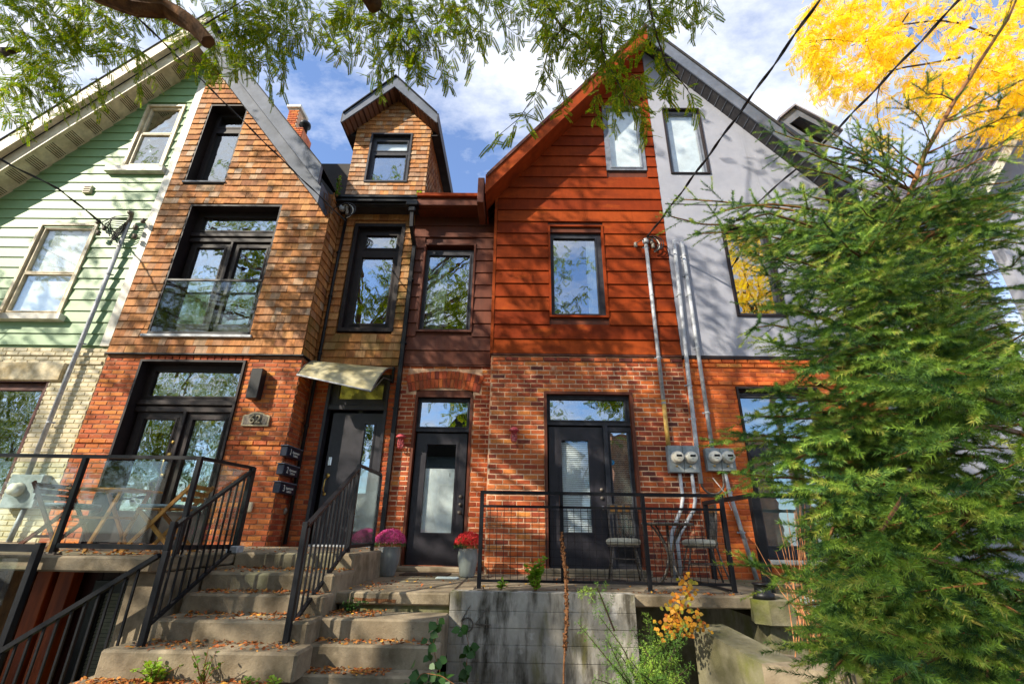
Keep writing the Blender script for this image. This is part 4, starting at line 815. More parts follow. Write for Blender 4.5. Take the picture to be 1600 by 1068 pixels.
# basement front below the glass railing
BS = thing('basement_front', 'dark red boarded basement front under the terrace with an orange post', 'wall', (-5, 6.2, -2.4))
for i in range(26):
    x = -8.2+i*.19; MB().box(x, x+.184, 6.2, 6.24, -2.45, -.37).build('board', MT['maroon'], BS)
for x0_, x1_ in ((-5.62, -5.44), (-5.36, -5.18)):
    MB().box(x0_, x1_, 6.02, 6.16, -2.45, -.50, .006).build('post', MT['post_wood'], BS)
MB().box(-6.0, -5.70, 6.04, 6.18, -2.45, -.50, .006).build('post', MT['bark'], BS)
MB().box(-4.98, -3.9, 6.12, 6.18, -2.4, -.60).build('window_frame', MT['black'], BS)
b = MB()
for k in range(44): b.add([(-4.80, 6.10, -2.35+k*.037), (-4.15, 6.10, -2.35+k*.037), (-4.15, 6.115, -2.32+k*.037), (-4.80, 6.115, -2.32+k*.037)], [(0, 1, 2, 3)])
tag(b.build('blind_slats', MT['tan'], BS), kind='stuff'); MB().box(-8, -3.3, 5.9, 6.19, -.47, -.37).build('lintel', MT['maroon'], BS)
for x_ in (-4.86, -4.48, -4.10): MB().box(x_, x_+.035, 6.06, 6.098, -2.4, -.66).build('mullion', MT['black'], BS)

# ------------------------------------------------------------------ railings
BK = MT['black']
def post(P, x, y, z0, z1, w=.042): return MB().box(x-w/2, x+w/2, y-w/2, y+w/2, z0, z1, .003).build('post', BK, P)
def foot(P, x, y, z): b = MB(); b.box(x-.055, x+.055, y-.045, y+.045, z, z+.012, .003); [b.lathe([(.009, 0), (.009, .012)], (x+sx*.042, y+sy*.032, z+.012), 6) for sx in (-1, 1) for sy in (-1, 1)]; return b.build('base_plate', MT['iron'], P)
def rail(P, p, q, w=.042, h=.03, name='rail'): return MB().beam(p, q, w, h).build(name, BK, P)
GR = thing('glass_railing', 'black framed glass railing round the terrace of the cedar house', 'railing', (-5, 4.4, F62))
zt = .615
rail(GR, (-13, 4.4, zt-.015), (-4.04, 4.4, zt-.015)); rail(GR, (-4.04, 4.4, zt-.015), (-2.94, 4.4, zt-.015)); rail(GR, (-2.96, 4.4, zt-.015), (-2.96, 5.32, zt+.01))
post(GR, -4.04, 4.4, F62, zt-.03); post(GR, -2.96, 4.4, F62, zt-.03); post(GR, -2.96, 5.34, F62, zt+.02)
foot(GR, -4.04, 4.4, F62); foot(GR, -2.96, 4.4, F62)
rail(GR, (-4.02, 4.4, F62+.075), (-2.98, 4.4, F62+.075), .03, .04); rail(GR, (-2.96, 4.42, F62+.075), (-2.96, 5.32, F62+.06), .03, .04)
MB().box(-3.985, -3.01, 4.395, 4.403, F62+.11, zt-.05).build('glass_panel', MT['glass_clear'], GR)
b = MB(); b.box(-2.964, -2.956, 4.46, 5.30, F62+.11, zt-.04); b.build('glass_panel', MT['glass_clear'], GR)
G2 = thing('glass_railing', 'front glass railing bay at far left whose post runs down past the slab', 'railing', (-5, 4.22, -1.04))
gx = at(64, 849, 4.22)[0]
MB().box(gx-.026, gx+.026, 4.19, 4.245, -1.3, F62+.10, .003).build('post', BK, G2)
rail(G2, (-13, 4.22, F62+.06), (gx, 4.22, F62+.06), .04, .06)
gt = at(112, 718, 4.22); MB().box(-9.0, gt[0], 4.30, 4.308, F62+.11, gt[2]-.01).build('glass_panel', MT['glass_clear'], G2)
MB().box(-9.0, gx-.14, 4.215, 4.223, -1.0, F62-.02).build('glass_panel', MT['glass_clear'], G2)
def picket_rail(P, lo, hi, n, foot_z, top_lo, top_hi, bot_lo, bot_hi, w=.045):
    """lo, hi: (x, y) of the lower and upper posts"""
    L = lambda a, b_, t: a+(b_-a)*t
    MB().box(lo[0]-w/2, lo[0]+w/2, lo[1]-w/2, lo[1]+w/2, foot_z, top_lo, .003).build('post', BK, P)
    MB().box(hi[0]-w/2, hi[0]+w/2, hi[1]-w/2, hi[1]+w/2, bot_hi-.06, top_hi+.02, .003).build('post', BK, P)
    rail(P, (lo[0], lo[1], top_lo-.05), (hi[0], hi[1], top_hi-.02), .045, .028, 'handrail'); rail(P, (lo[0], lo[1], bot_lo), (hi[0], hi[1], bot_hi), .03, .028, 'bottom_rail')
    me = None
    for i in range(n):
        t = (i+1)/(n+1); x, y = L(lo[0], hi[0], t), L(lo[1], hi[1], t); za, zb = L(bot_lo, bot_hi, t), L(top_lo-.06, top_hi-.03, t)
        MB().box(x-.0075, x+.0075, y-.0075, y+.0075, za, zb).build('picket', BK, P)
PL = thing('stair_railing', 'black picket stair rail on the left of the grey steps', 'railing', (-2.94, 4.25, -.86))
picket_rail(PL, (-2.94, 4.25), (-2.94, 5.27), 9, -.86, .045, .60, -.74, -.19); foot(PL, -2.94, 4.25, -.86)
b = MB(); b.box(-2.99, -2.87, 5.2, 5.33, F62, F62+.07, .01); b.build('bracket', MT['galv'], PL)
PR = thing('stair_railing', 'black picket stair rail on the right of the grey steps, near the first door', 'railing', (-1.84, 4.34, -.86))
picket_rail(PR, (-1.84, 4.34), (-1.84, 5.53), 11, -.86, .06, .68, -.76, -.17); foot(PR, -1.84, 4.34, -.86)
zr = .70
rail(PR, (-1.84, 5.53, zr), (-1.84, 6.47, zr), .035, .03); post(PR, -1.84, 6.47, F62, zr-.01); rail(PR, (-1.84, 5.55, F62+.07), (-1.84, 6.45, F62+.07), .03, .035)
MB().box(-1.844, -1.836, 5.58, 6.43, F62+.10, zr-.03).build('glass_panel', MT['glass_clear'], PR)
PD = thing('stair_railing', 'black rail sloping down to the basement below the terrace', 'railing', (-3.6, 4.2, -1.6))
p0 = at(262, 866, 4.3); p1 = at(-60, 1062, 4.3)
rail(PD, (p0[0], 4.2, p0[2]), (p1[0], 4.2, p1[2]), .05, .035, 'handrail')
for px_ in range(230, -30, -21):
    t = (262-px_)/322; zt_ = p0[2]+(p1[2]-p0[2])*t; x_ = p0[0]+(p1[0]-p0[0])*t
    MB().box(x_-.008, x_+.008, 4.192, 4.208, zt_-.78, zt_-.01).build('picket', BK, PD)
rail(PD, (p0[0], 4.2, p0[2]-.76), (p1[0], 4.2, p1[2]-.76), .03, .028, 'bottom_rail')
MB().box(p0[0]+.03, p0[0]+.075, 4.18, 4.225, -1.1, p0[2]+.03, .003).build('post', BK, PD)
MR = thing('mesh_railing', 'black framed railing with square wire mesh round the low porch', 'railing', (1, 5.4, F64))
zt = .41
rail(MR, (-.40, 5.4, zt), (2.28, 5.4, zt), .04, .035); rail(MR, (-.38, 5.4, zt-.145), (2.26, 5.4, zt-.145), .03, .025); rail(MR, (-.38, 5.4, F64+.085), (2.26, 5.4, F64+.085), .03, .025)
for x_ in (-.38, 1.39, 2.256): post(MR, x_, 5.4, F64, zt-.01); foot(MR, x_, 5.4, F64)
MB().box(.475, .510, 5.385, 5.415, F64+.085, zt-.01).build('post', BK, MR)
b = MB()
for i in range(int(2.62/.076)+1): b.tube([(-.36+i*.076, 5.4, F64+.09), (-.36+i*.076, 5.4, zt-.15)], .0036, 4)
for i in range(1, int(.7/.076)+1): b.tube([(-.38, 5.396, F64+.09+i*.076), (2.25, 5.396, F64+.09+i*.076)], .0036, 4)
b.build('wire_mesh', BK, MR)
rail(MR, (2.256, 5.42, F64+.02), (2.256, 7.25, F64+.02), .025, .025)
HR = thing('black_railing', 'plain heavy black railing on the white house porch, beside the spruce', 'railing', (3.5, 5.7, -.56))
rail(HR, (2.75, 5.69, .44), (2.75, 7.2, .44), .06, .05); rail(HR, (2.72, 5.69, .44), (5.9, 5.69, .44), .06, .05); MB().box(2.71, 2.80, 5.65, 5.74, -.56, .42, .004).build('post', BK, HR)
MB().box(2.72, 2.78, 7.14, 7.2, -.56, .42, .004).build('post', BK, HR); MB().box(4.4, 4.47, 5.65, 5.74, -.56, .42, .004).build('post', BK, HR)
b = MB(); b.lathe([(.10, 0), (.10, .05), (.075, .06), (.075, .12), (.09, .125), (.09, .14)], (2.42, 5.14, -.56), 14); b.build('post_base', BK, HR, True)

# ------------------------------------------------------------------ things on the facades
def pipe(name, pts, r, m, label, cat, parts=(), n=10):
    o = MB().tube(pts, r, n).build(name, m, None); tag(o, label, cat); return o
def conduit(pts, r, m, label, straps=(), mixes=()):
    T = thing('conduit', label, 'conduit', pts[-1]); MB().tube(pts, r, 12).build('pipe', m, T, True)
    for s in straps:
        b = MB(); b.lathe([(r+.006, -.012), (r+.006, .012)], s, 12); b.box(s[0]-r-.03, s[0]+r+.03, s[1]+r-.004, s[1]+r+.004, s[2]-.012, s[2]+.012); b.build('strap', MT['galv'], T)
    return T
cd = conduit([(2.34, FY-.05, 4.95), (2.34, FY-.05, 2.0)], .032, MT['galv'], 'grey service mast down the rust steel wall to the left meter box', [(2.34, FY-.05, z) for z in (4.9, 3.9, 2.73)])
MB().tube([(2.34, FY-.05, 2.0), (2.34, FY-.05, 1.27)], .034, 12).build('yellowed_pipe', MT['yellowpipe'], cd, True)
b = MB(); b.lathe([(.036, -.015), (.036, .015)], (2.34, FY-.05, 1.95), 12); b.build('strap', MT['galv'], cd)
conduit([(2.86, FY-.07, 5.03), (2.80, FY-.07, 3), (2.76, FY-.07, 1.25), (2.755, FY-.07, .72)], .034, MT['galv'], 'left one of the twin grey conduits on the white stucco edge, ending in a loop', [(2.82, FY-.07, 3.9), (2.775, FY-.07, 2.25), (2.765, FY-.07, 1.7)])
conduit([(3.0, FY-.07, 5.0), (3.0, FY-.07, 1.25)], .032, MT['galv'], 'right one of the twin grey conduits, running into the right meter box', [(3.0, FY-.07, 4.7), (3.0, FY-.07, 4.3), (3.0, FY-.07, 3.9), (3.0, FY-.07, 2.9), (3.0, FY-.07, 1.8)])
tag(MB().tube([(2.755+.17*(1-math.cos(t*math.pi/10)), FY-.07, .74-.17*math.sin(t*math.pi/10)) for t in range(11)]+[(3.10, FY-.07, .88)], .016, 8).build('cable_loop', MT['iron'], None, True), 'dark cable looping between the conduit end and the right meter box', 'cable')
cd = conduit([(2.46, FY-.06, .88), (2.46, FY-.06, .50), (2.42, FY-.06, .36), (2.26, FY-.06, .06), (2.22, FY-.06, -.1), (2.22, FY-.06, -.55)], .026, MT['galv'], 'left crooked grey conduit dropping below the left meter box')
cd = conduit([(2.64, FY-.06, .88), (2.64, FY-.06, .48), (2.60, FY-.06, .34), (2.36, FY-.06, .02), (2.31, FY-.06, -.1), (2.31, FY-.06, -.55)], .026, MT['galv'], 'right crooked grey conduit dropping below the left meter box')
conduit([(3.14, FY-.05, .9), (3.17, FY-.05, .58), (3.36, FY-.05, -.56)], .03, MT['galv'], 'slanting pale pipe at the corner of the orange brick, by the heavy rail', [(3.165, FY-.05, .6), (3.26, FY-.05, .05)])
def meterbox(x0, x1, z0, z1, label, meters):
    T = thing('meter_box', label, 'electric meter', ((x0+x1)/2, FY-.08, z0))
    xm = (x0+x1)/2
    for a, c in ((x0, xm-.003), (xm+.003, x1)): MB().box(a, c, FY-.12, FY-.001, z0, z1, .006).build('case', MT['greysteel'], T)
    for mx_, mz in meters:
        g = MB().lathe([(.088, 0), (.092, .01), (.092, .03), (.082, .035), (.08, .09), (.07, .1), (0, .1)], (mx_, FY-.12, mz), 22, 'y').build('meter', MT['white'], T, True)
        MB().box(mx_-.035, mx_+.045, FY-.225, FY-.219, mz+.0, mz+.03).build('display', MT['black'], g)
        text_mesh('kWh', .02, .0005, (mx_, FY-.2215, mz-.03), MT['black'], 'meter_print', g)
        MB().lathe([(.098, 0), (.098, .02)], (mx_, FY-.119, mz), 22, 'y').build('collar', MT['galv'], g, True)
        MB().lathe([(.014, 0), (.014, .03)], (mx_-.02, FY-.12, mz-.13), 10, 'y').build('seal', MT['brass'], T)
    MB().box(x1-.09, x1-.05, FY-.124, FY-.12, z0+.05, z0+.11).build('sticker', MT['print'], T)
meterbox(2.30, 2.745, .87, 1.27, 'left grey steel box with two round electric meters beside the sidelight', [(2.425, 1.09), (2.63, 1.09)])
meterbox(2.875, 3.30, .90, 1.24, 'right grey steel meter box half hidden by spruce twigs', [(2.99, 1.10), (3.19, 1.10)])
def weatherhead(p, label, m=MT['galv']):
    T = thing('service_head', label, 'electric fitting', p)
    x, y, z = p
    b = MB(); b.lathe([(.04, -.04), (.055, -.02), (.06, .03), (.045, .06), (.0, .07)], (x, y, z), 12); b.build('cap', m, T, True)
    for dx, dz in ((-.20, -.08), (.12, -.10), (.10, .0)):
        g = MB(); g.lathe([(.02, -.05), (.035, -.03), (.022, -.01), (.038, .01), (.022, .03), (.03, .045), (0, .05)], (x+dx, y-.02, z+dz), 10); g.build('insulator', MT['porcelain'], T, True)
    for k, (r_, m_) in enumerate(((.13, MT['whitecable']), (.11, MT['cable']), (.15, MT['cable']), (.17, MT['cable']))):
        pts = [(x+.02+(r_*1.1)*(1-math.cos(t*math.pi/8))*.75, y-.03-.015*k, z+.03+.10*math.sin(t*math.pi/8)-.16*(t/12)) for t in range(13)]
        MB().tube(pts, .009 if k else .012, 6).build('wire_loop', m_, T, True)
    MB().tube([(x-.2, y-.02, z-.05), (x-.1, y-.05, z+.0), (x, y-.03, z+.05)], .008, 6).build('wire_loop', MT['cable'], T, True)
weatherhead((2.34, FY-.06, 5.0), 'cluster of wire loops and insulators on top of the service mast by the white wall')
weatherhead((-3.46, RY-.42, 5.78), 'insulator with curled white cable under the cedar gable eave')
T = thing('service_head', 'tangle of black wires and insulators on the green siding near the white corner board', 'electric fitting', (-7.35, FY-.1, 5.3))
b = MB(); b.tube([(-7.42, FY-.1, 5.1), (-7.40, FY-.1, 5.42), (-7.36, FY-.16, 5.5), (-7.32, FY-.24, 5.44)], .04, 10); b.build('mast_head', MT['porcelain'], T, True)
for k, (x_, z_) in enumerate(((-7.95, 5.30), (-7.78, 5.16), (-7.86, 5.05), (-7.10, 5.33), (-7.2, 5.18), (-7.15, 4.98))):
    g = MB(); g.lathe([(.02, -.05), (.045, -.03), (.025, 0), (.045, .02), (.02, .05)], (x_, FY-.14, z_), 10); g.build('insulator', MT['iron'], T, True)
for k in range(6):
    z_ = 5.4-.05*k; MB().tube([(-7.36, FY-.2, z_), (-7.6, FY-.2-.02*k, z_-.02), (-7.85+.07*k, FY-.16, z_-.12), (-7.8+.09*k, FY-.14, z_-.28-.02*k), (-7.55, FY-.16, z_-.34), (-7.40, FY-.15, z_-.1)], .009, 6).build('wire_loop', MT['cable'], T, True)
conduit([(-7.40, FY-.1, 5.35), (-7.41, FY-.1, .68)], .034, MT['galv'], 'tall grey conduit on the green siding and cream brick', [(-7.4, FY-.1, z) for z in (4.2, 2.85, 1.5)])
T = thing('meter_box', 'grey electric meter box on cream brick seen through the left glass panel', 'electric meter', (-7.38, FY-.1, .2))
MB().box(-7.62, -7.12, FY-.14, FY-.001, .22, .70, .008).build('case', MT['greysteel'], T); g = MB().lathe([(.10, 0), (.10, .03), (.085, .04), (.085, .1), (0, .11)], (-7.42, FY-.14, .48), 20, 'y').build('meter', MT['white'], T, True)
MB().tube([(-7.28, FY-.08, .22), (-7.32, FY-.08, -.24)], .035, 10).build('pipe', MT['galv'], T, True)
# downspouts
T = thing('downspout', 'thin black drainpipe in the corner of the cedar bay', 'downspout', (-3.55, RY-.06, F62))
MB().tube([(-3.50, RY-.08, 5.9), (-3.53, RY-.08, 4.4), (-3.53, RY-.08, F62+.02)], .03, 10).build('pipe', BK, T, True)
for z in (5.0, 4.05, 2.9, 1.6): MB().lathe([(.04, -.015), (.04, .015)], (-3.53, RY-.08, z), 10).build('strap', BK, T, True)
T = thing('downspout', 'square black downspout with hopper between the cedar and shaded steel walls', 'downspout', (-2.08, RY-.1, F64))
b = MB(); b.box(-2.22, -1.98, 7.30, 7.48, 5.86, 5.98, .02); b.box(-2.17, -2.03, 7.33, 7.46, 5.74, 5.86, .02); b.build('hopper', BK, T)
b = MB(); b.beam((-2.10, 7.40, 5.76), (-2.08, 7.40, 5.40), .085, .065, (1, 0, 0)); b.beam((-2.08, 7.40, 5.42), (-2.06, 7.68, 5.18), .085, .065, (1, 0, 0)); b.beam((-2.06, 7.69, 5.22), (-2.06, 7.69, -.10), .085, .065, (1, 0, 0)); b.build('pipe', BK, T)
for z in (4.4, 3.1, 1.9): MB().box(-2.115, -2.005, 7.645, 7.735, z, z+.03, .003).build('strap', BK, T)
T_ = thing('wall_lamp', 'tall black box wall lamp on brick right of the french doors', 'lamp', (-4.25, FY-.08, 1.92))
MB().box(-4.345, -4.165, FY-.17, FY-.02, 1.92, 2.42, .006).build('shade', BK, T_); MB().box(-4.31, -4.20, FY-.02, FY-.001, 2.05, 2.30).build('wall_plate', BK, T_)
PQ = thing('number_plaque', 'arched stone house number plaque reading 62 under the wall lamp', 'plaque', (-4.17, FY-.03, 1.5))
ar = [(-4.385, 1.50), (-3.955, 1.50), (-3.955, 1.66), (-3.99, 1.68)]+[(-4.17+.15*math.cos(math.radians(20+14*i)), 1.655+.07*math.sin(math.radians(20+14*i))) for i in range(11)]+[(-4.35, 1.68), (-4.385, 1.66)]
b = MB(); b.prism(ar, FY-.04, FY-.012); b.build('border', MT['plaque'], PQ)
inn = [(-4.17+(x+4.17)*.88, 1.60+(z-1.60)*.78) for x, z in ar]; b = MB(); b.prism(inn, FY-.045, FY-.041); b.build('field', MT['iron'], PQ)
text_mesh('62', .19, .012, (-4.17, FY-.058, 1.60), MT['plaque'], 'numeral', PQ)
zc_ = [(1.11, 'topmost of the three black mailboxes, marked 1, on the brick corner', '1'), (.84, 'middle one of the three black mailboxes, marked 2', '2'), (.575, 'lowest of the three black mailboxes, marked 3', '3')]
for z_, lb, nn in zc_:
    T = thing('mailbox', lb, 'mailbox', (-3.56, 7.40, z_-.09))
    b = MB(); b.box(-3.615, -3.51, 7.14, 7.64, z_-.085, z_+.065, .008); b.build('case', MT['mailblack'], T); MB().box(-3.615, -3.495, 7.12, 7.66, z_+.067, z_+.082, .004).build('lid', MT['fascia'], T)
    rt = Matrix.Rotation(math.pi/2, 4, 'Z') @ Matrix.Rotation(math.pi/2, 4, 'X')
    text_mesh(nn, .13, .002, (-3.507, 7.27, z_-.012), MT['print'], 'number', T, rt); text_mesh('Apartment', .055, .002, (-3.507, 7.45, z_+.0), MT['print'], 'lettering', T, rt); text_mesh('Letters', .055, .002, (-3.507, 7.45, z_-.045), MT['print'], 'lettering', T, rt)
tag(MB().lathe([(.05, 0), (.05, .012), (.03, .03), (0, .034)], (-3.615, 7.66, .26), 14, 'x').build('door_bell', MT['porcelain'], None, True), 'small round pale fitting on the shaded brick below the mailboxes', 'fitting')
tag(MB().box(-4.02, -3.93, FY-.05, FY-.001, .22, .36, .01).build('outlet_box', MT['cream']), 'cream outlet box on brick behind the left stair rail', 'fitting')
def lantern(x, y, z, label):
    T = thing('wall_lantern', label, 'lamp', (x, y, z-.12)); yy = y-.085
    MB().lathe([(.01, .10), (.05, .085), (.078, .055), (.085, .035), (.05, .03), (.04, .0)], (x, yy, z+.03), 16).build('hood', MT['redpaint'], T, True)
    MB().lathe([(.032, .03), (.036, -.02), (.034, -.08), (.02, -.105), (0, -.11)], (x, yy, z), 12).build('glass_jar', MT['glass_milky'], T, True)
    b = MB()
    for k in range(8):
        a = k*math.pi/4; b.tube([(x+.045*math.cos(a), yy+.045*math.sin(a), z+.03), (x+.05*math.cos(a), yy+.05*math.sin(a), z-.04), (x+.035*math.cos(a), yy+.035*math.sin(a), z-.10), (x, yy, z-.125)], .004, 5)
    for zz_, r_ in ((-.01, .05), (-.05, .05), (-.09, .038)): b.tube([(x+r_*math.cos(k*math.pi/6), yy+r_*math.sin(k*math.pi/6), z+zz_) for k in range(13)], .004, 5)
    b.build('cage', MT['redpaint'], T); b = MB(); b.beam((x, y-.001, z-.02), (x, y-.05, z+.04), .03, .03); b.lathe([(.045, 0), (.045, .012)], (x, y, z-.03), 12, 'y'); b.build('bracket', MT['redpaint'], T)
lantern(-1.92, RY, 1.36, 'red caged wall lantern between the black downspout and the middle door'); lantern(-.05, FY, 1.40, 'red caged wall lantern on brick left of the french door with sidelight')
# awning, hung askew
AW = thing('awning', 'curved yellowed door awning hanging askew over the first door', 'awning', (-2.9, 7.4, 2.1))
l0, r0 = np.array([-3.50, RY-.02, 2.69]), np.array([-2.19, RY-.02, 2.64]); l1, r1 = at(464, 585, 7.16), at(580, 611, 6.98)
def arc(a, c, n=10):
    out = []
    for i in range(n+1):
        t = i/n; p = a+(c-a)*t; p = p+np.array([0, 0, 1])*(.15*math.sin(math.pi*t)**.9); out.append(p)
    return out
La, Ra = arc(l0, l1), arc(r0, r1); V = []; F = []
for i in range(11): V += [La[i], Ra[i]]
b = MB(); b.add(V, [(2*i, 2*i+2, 2*i+3, 2*i+1) for i in range(10)]); b.add([v+np.array([0, 0, .006]) for v in V], [(2*i, 2*i+1, 2*i+3, 2*i+2) for i in range(10)]); b.build('sheet', MT['acrylic'], AW)
b = MB(); b.tube([l1, r1], .014, 8); b.build('front_bar', MT['galv'], AW, True)
for S_ in (La, Ra):
    b = MB(); b.tube(S_, .013, 6); b.tube([S_[-1], S_[5]+np.array([0, 0, -.12]), S_[0]+np.array([0, .0, -.22])], .011, 6); b.build('bracket', MT['iron'], AW, True)
    q = S_[0]; MB().box(q[0]-.02, q[0]+.02, q[1]-.05, q[1]+.018, q[2]-.26, q[2]+.03, .005).build('bracket_plate', BK, AW)

# ------------------------------------------------------------------ furniture and pots
def metal_chair(label, loc, rz):
    T = thing('metal_chair', label, 'chair', (0, 0, 0), 'metal bistro chairs on the low porch'); I = MT['iron']
    MB().lathe([(.16, .425), (.205, .43), (.22, .455), (.215, .485), (.17, .505), (0, .51)], (0, 0, 0), 22).build('cushion', MT['cushion'], T, True)
    MB().lathe([(.195, .405), (.2, .41), (.2, .422), (.19, .424)], (0, 0, 0), 22).build('seat', I, T, True)
    for sx in (-1, 1):
        MB().tube([(sx*.13, -.14, .41), (sx*.17, -.20, .2), (sx*.20, -.25, 0)], .010, 8).build('leg', I, T, True)
        MB().tube([(sx*.15, .22, .93), (sx*.155, .20, .7), (sx*.14, .16, .42), (sx*.17, .21, .2), (sx*.20, .27, 0)], .012, 8).build('leg', I, T, True)
    b = MB(); b.tube([(-.16, -.17, .27), (.16, -.17, .27)], .007, 6); b.tube([(-.17, -.2, .22), (-.17, .2, .22)], .007, 6); b.tube([(.17, -.2, .22), (.17, .2, .22)], .007, 6); b.build('stretcher', I, T, True)
    for k in range(5): MB().tube([(-.09+k*.045, .175, .45), (-.10+k*.05, .19, .62), (-.10+k*.05, .215, .82)], .008, 6).build('spindle', I, T, True)
    b = MB(); b.box(-.17, .17, .205, .225, .80, .93, .006); top = b.build('top_rail', MT['iron'], T)
    for k in range(3): MB().box(-.13+k*.1, -.07+k*.1, .199, .205, .83, .91).build('painted_motif', MT['wood'], top)
    MB().tube([(-.12, .168, .46), (.12, .168, .46)], .008, 6).build('lower_rail', I, T, True)
    T.location = loc; T.rotation_euler = (0, 0, rz); return T
c1 = metal_chair('dark metal chair with round cream cushion in front of the sidelight', (1.37, 6.45, F64), R(-8))
copy_thing(c1, (2.36, 6.50, F64), 'dark metal chair seen side on, right of the round bistro table', R(-98))
T = thing('bistro_table', 'round dark iron bistro table with curved legs between two metal chairs', 'table', (1.86, 6.15, F64)); tx, ty = 1.86, 6.15
MB().lathe([(.28, .66), (.31, .665), (.315, .68), (.30, .69), (0, .69)], (tx, ty, F64), 28).build('table_top', MT['iron'], T, True)
MB().lathe([(.014, .1), (.02, .3), (.022, .34), (.014, .4), (.014, .66)], (tx, ty, F64), 10).build('stem', MT['iron'], T, True)
for k in range(4):
    a = math.radians(20+90*k); ca, sa = math.cos(a), math.sin(a)
    MB().tube([(tx+ca*r_, ty+sa*r_, F64+z_) for r_, z_ in ((.24, .66), (.18, .60), (.09, .48), (.03, .34), (.04, .26), (.10, .12), (.19, .04), (.26, 0))], .011, 8).build('leg', MT['iron'], T, True)
def slat_chair(label, loc, rz, wm, cmn):
    T = thing('folding_chair', label, 'chair', (0, 0, 0), 'wooden folding chairs on the glass railed terrace')
    for k in range(5): MB().box(-.20, .20, -.19+k*.08, -.125+k*.08, .40, .418, .004).build('seat_slat', wm, T)
    MB().box(-.19, .19, -.18, .20, .42, .455, .018).build('cushion', MT[cmn], T)
    for sx in (-1, 1):
        MB().beam((sx*.20, .30, .66), (sx*.20, -.22, 0), .022, .035).build('leg', wm, T); MB().beam((sx*.175, -.19, .41), (sx*.175, .28, 0), .022, .035).build('leg', wm, T)
    for k in range(3): MB().beam((-.20, .29-.03*k, .63-.062*k), (.20, .29-.03*k, .63-.062*k), .012, .045).build('back_slat', wm, T)
    MB().box(-.18, .18, .10, .125, .12, .145).build('stretcher', wm, T)
    T.location = loc; T.rotation_euler = (0, 0, rz); return T
q = at(262, 798, 5.15)
slat_chair('honey coloured wooden folding chair with blue grey cushion, right of the wooden table', (q[0]-.0, 5.15, F62), R(-86), MT['wood'], 'cushion_blue')
q = at(112, 800, 5.15)
slat_chair('dark brown folding chair with blue grey cushion, left of the wooden table behind glass', (q[0]-.08, 5.2, F62), R(88), MT['wood_dark'], 'cushion_blue')
T = thing('folding_table', 'honey wood folding table behind the glass railing', 'table', (-4.25, 5.1, F62)); W_ = MT['wood']
ax, bx, zt_ = at(134, 764, 5.1)[0], at(230, 764, 5.1)[0], at(180, 764, 5.1)[2]
for k in range(6): MB().box(ax, bx, 4.86+k*.082, 4.935+k*.082, zt_-.02, zt_, .004).build('top_slat', W_, T)
for y_ in (4.9, 5.28):
    MB().beam((ax+.10, y_, zt_-.02), (ax+.02 if y_ < 5 else ax+.5, y_, F62), .03, .025, (0, 1, 0)).build('leg', W_, T); MB().beam((bx-.1, y_, zt_-.02), (bx-.28, y_, F62), .03, .025, (0, 1, 0)).build('leg', W_, T)
MB().beam((ax+.14, 4.9, zt_-.28), (ax+.14, 5.28, zt_-.28), .02, .025).build('stretcher', W_, T); MB().beam((bx-.19, 4.9, zt_-.28), (bx-.19, 5.28, zt_-.28), .02, .025).build('stretcher', W_, T)
def petals(c, r, n, m, name, parent, seed):
    g = np.random.default_rng(seed); V = []; F = []
    for i in range(n):
        u = g.normal(size=3); u[2] = abs(u[2])*.8+.05; u /= np.linalg.norm(u); p = np.array(c)+u*np.array([r, r, r*.85])*(.86+.17*g.random())
        a = np.cross(u, [0, 0, 1.]); a /= np.linalg.norm(a)+1e-6; bb = np.cross(u, a); s = .018; base = len(V)
        for k in range(5):
            t = 2*math.pi*k/5+g.random(); d = a*math.cos(t)+bb*math.sin(t); e2 = a*math.cos(t+.5)+bb*math.sin(t+.5); q0 = len(V)
            V += [p-u*.004, p+d*s+u*.004, p+(d+e2)*s*.62+u*.01]; F.append((q0, q0+1, q0+2))
    return link_mesh(name, V, F, m, parent)
def flowerpot(x, y, r, h, m, label, seed):
    T = thing('flower_pot', label, 'flower pot', (x, y, F64))
    MB().lathe([(r*.66, 0), (r*.74, .02), (r*1.02, h*.55), (r*1.05, h*.75), (r*.95, h*.97), (r*.98, h), (r*.86, h), (r*.84, h*.9), (0, h*.9)], (x, y, F64), 26).build('pot', MT['pot'], T, True)
    tag(petals((x, y, F64+h+.01), r*1.45, 420, MT['leaf_dark'], 'foliage', T, seed+5), kind='stuff'); tag(petals((x, y, F64+h+.05), r*1.45, 900, m, 'blossom', T, seed), kind='stuff')
flowerpot(-1.68, 6.72, .138, .35, MT['magenta'], 'grey pot of magenta chrysanthemums left of the middle door', 1); flowerpot(-.64, 6.80, .13, .34, MT['redpetal'], 'grey pot of red chrysanthemums right of the middle door', 2)
tag(MB().box(-1.55, -.90, 6.85, 7.25, F64+.001, F64+.014, .004).build('door_mat', MT['mat']), 'dark doormat lying before the middle door', 'mat')
b = MB(); b.lathe([(.42, 0), (.42, .012), (0, .013)], (0, 0, 0), 24); o = b.build('door_mat', MT['mat'], None, origin=(0, 0, 0)); o.location = (.93, 6.55, F64+.001); o.scale = (1.1, .55, 1); tag(o, 'half round dark doormat before the french door with sidelight', 'mat')
tag(MB().box(-1.0, -.72, 6.45, 6.6, F64+.001, F64+.02, .004).build('newspaper', MT['film']), 'folded grey paper on the porch by the right flower pot', 'newspaper')
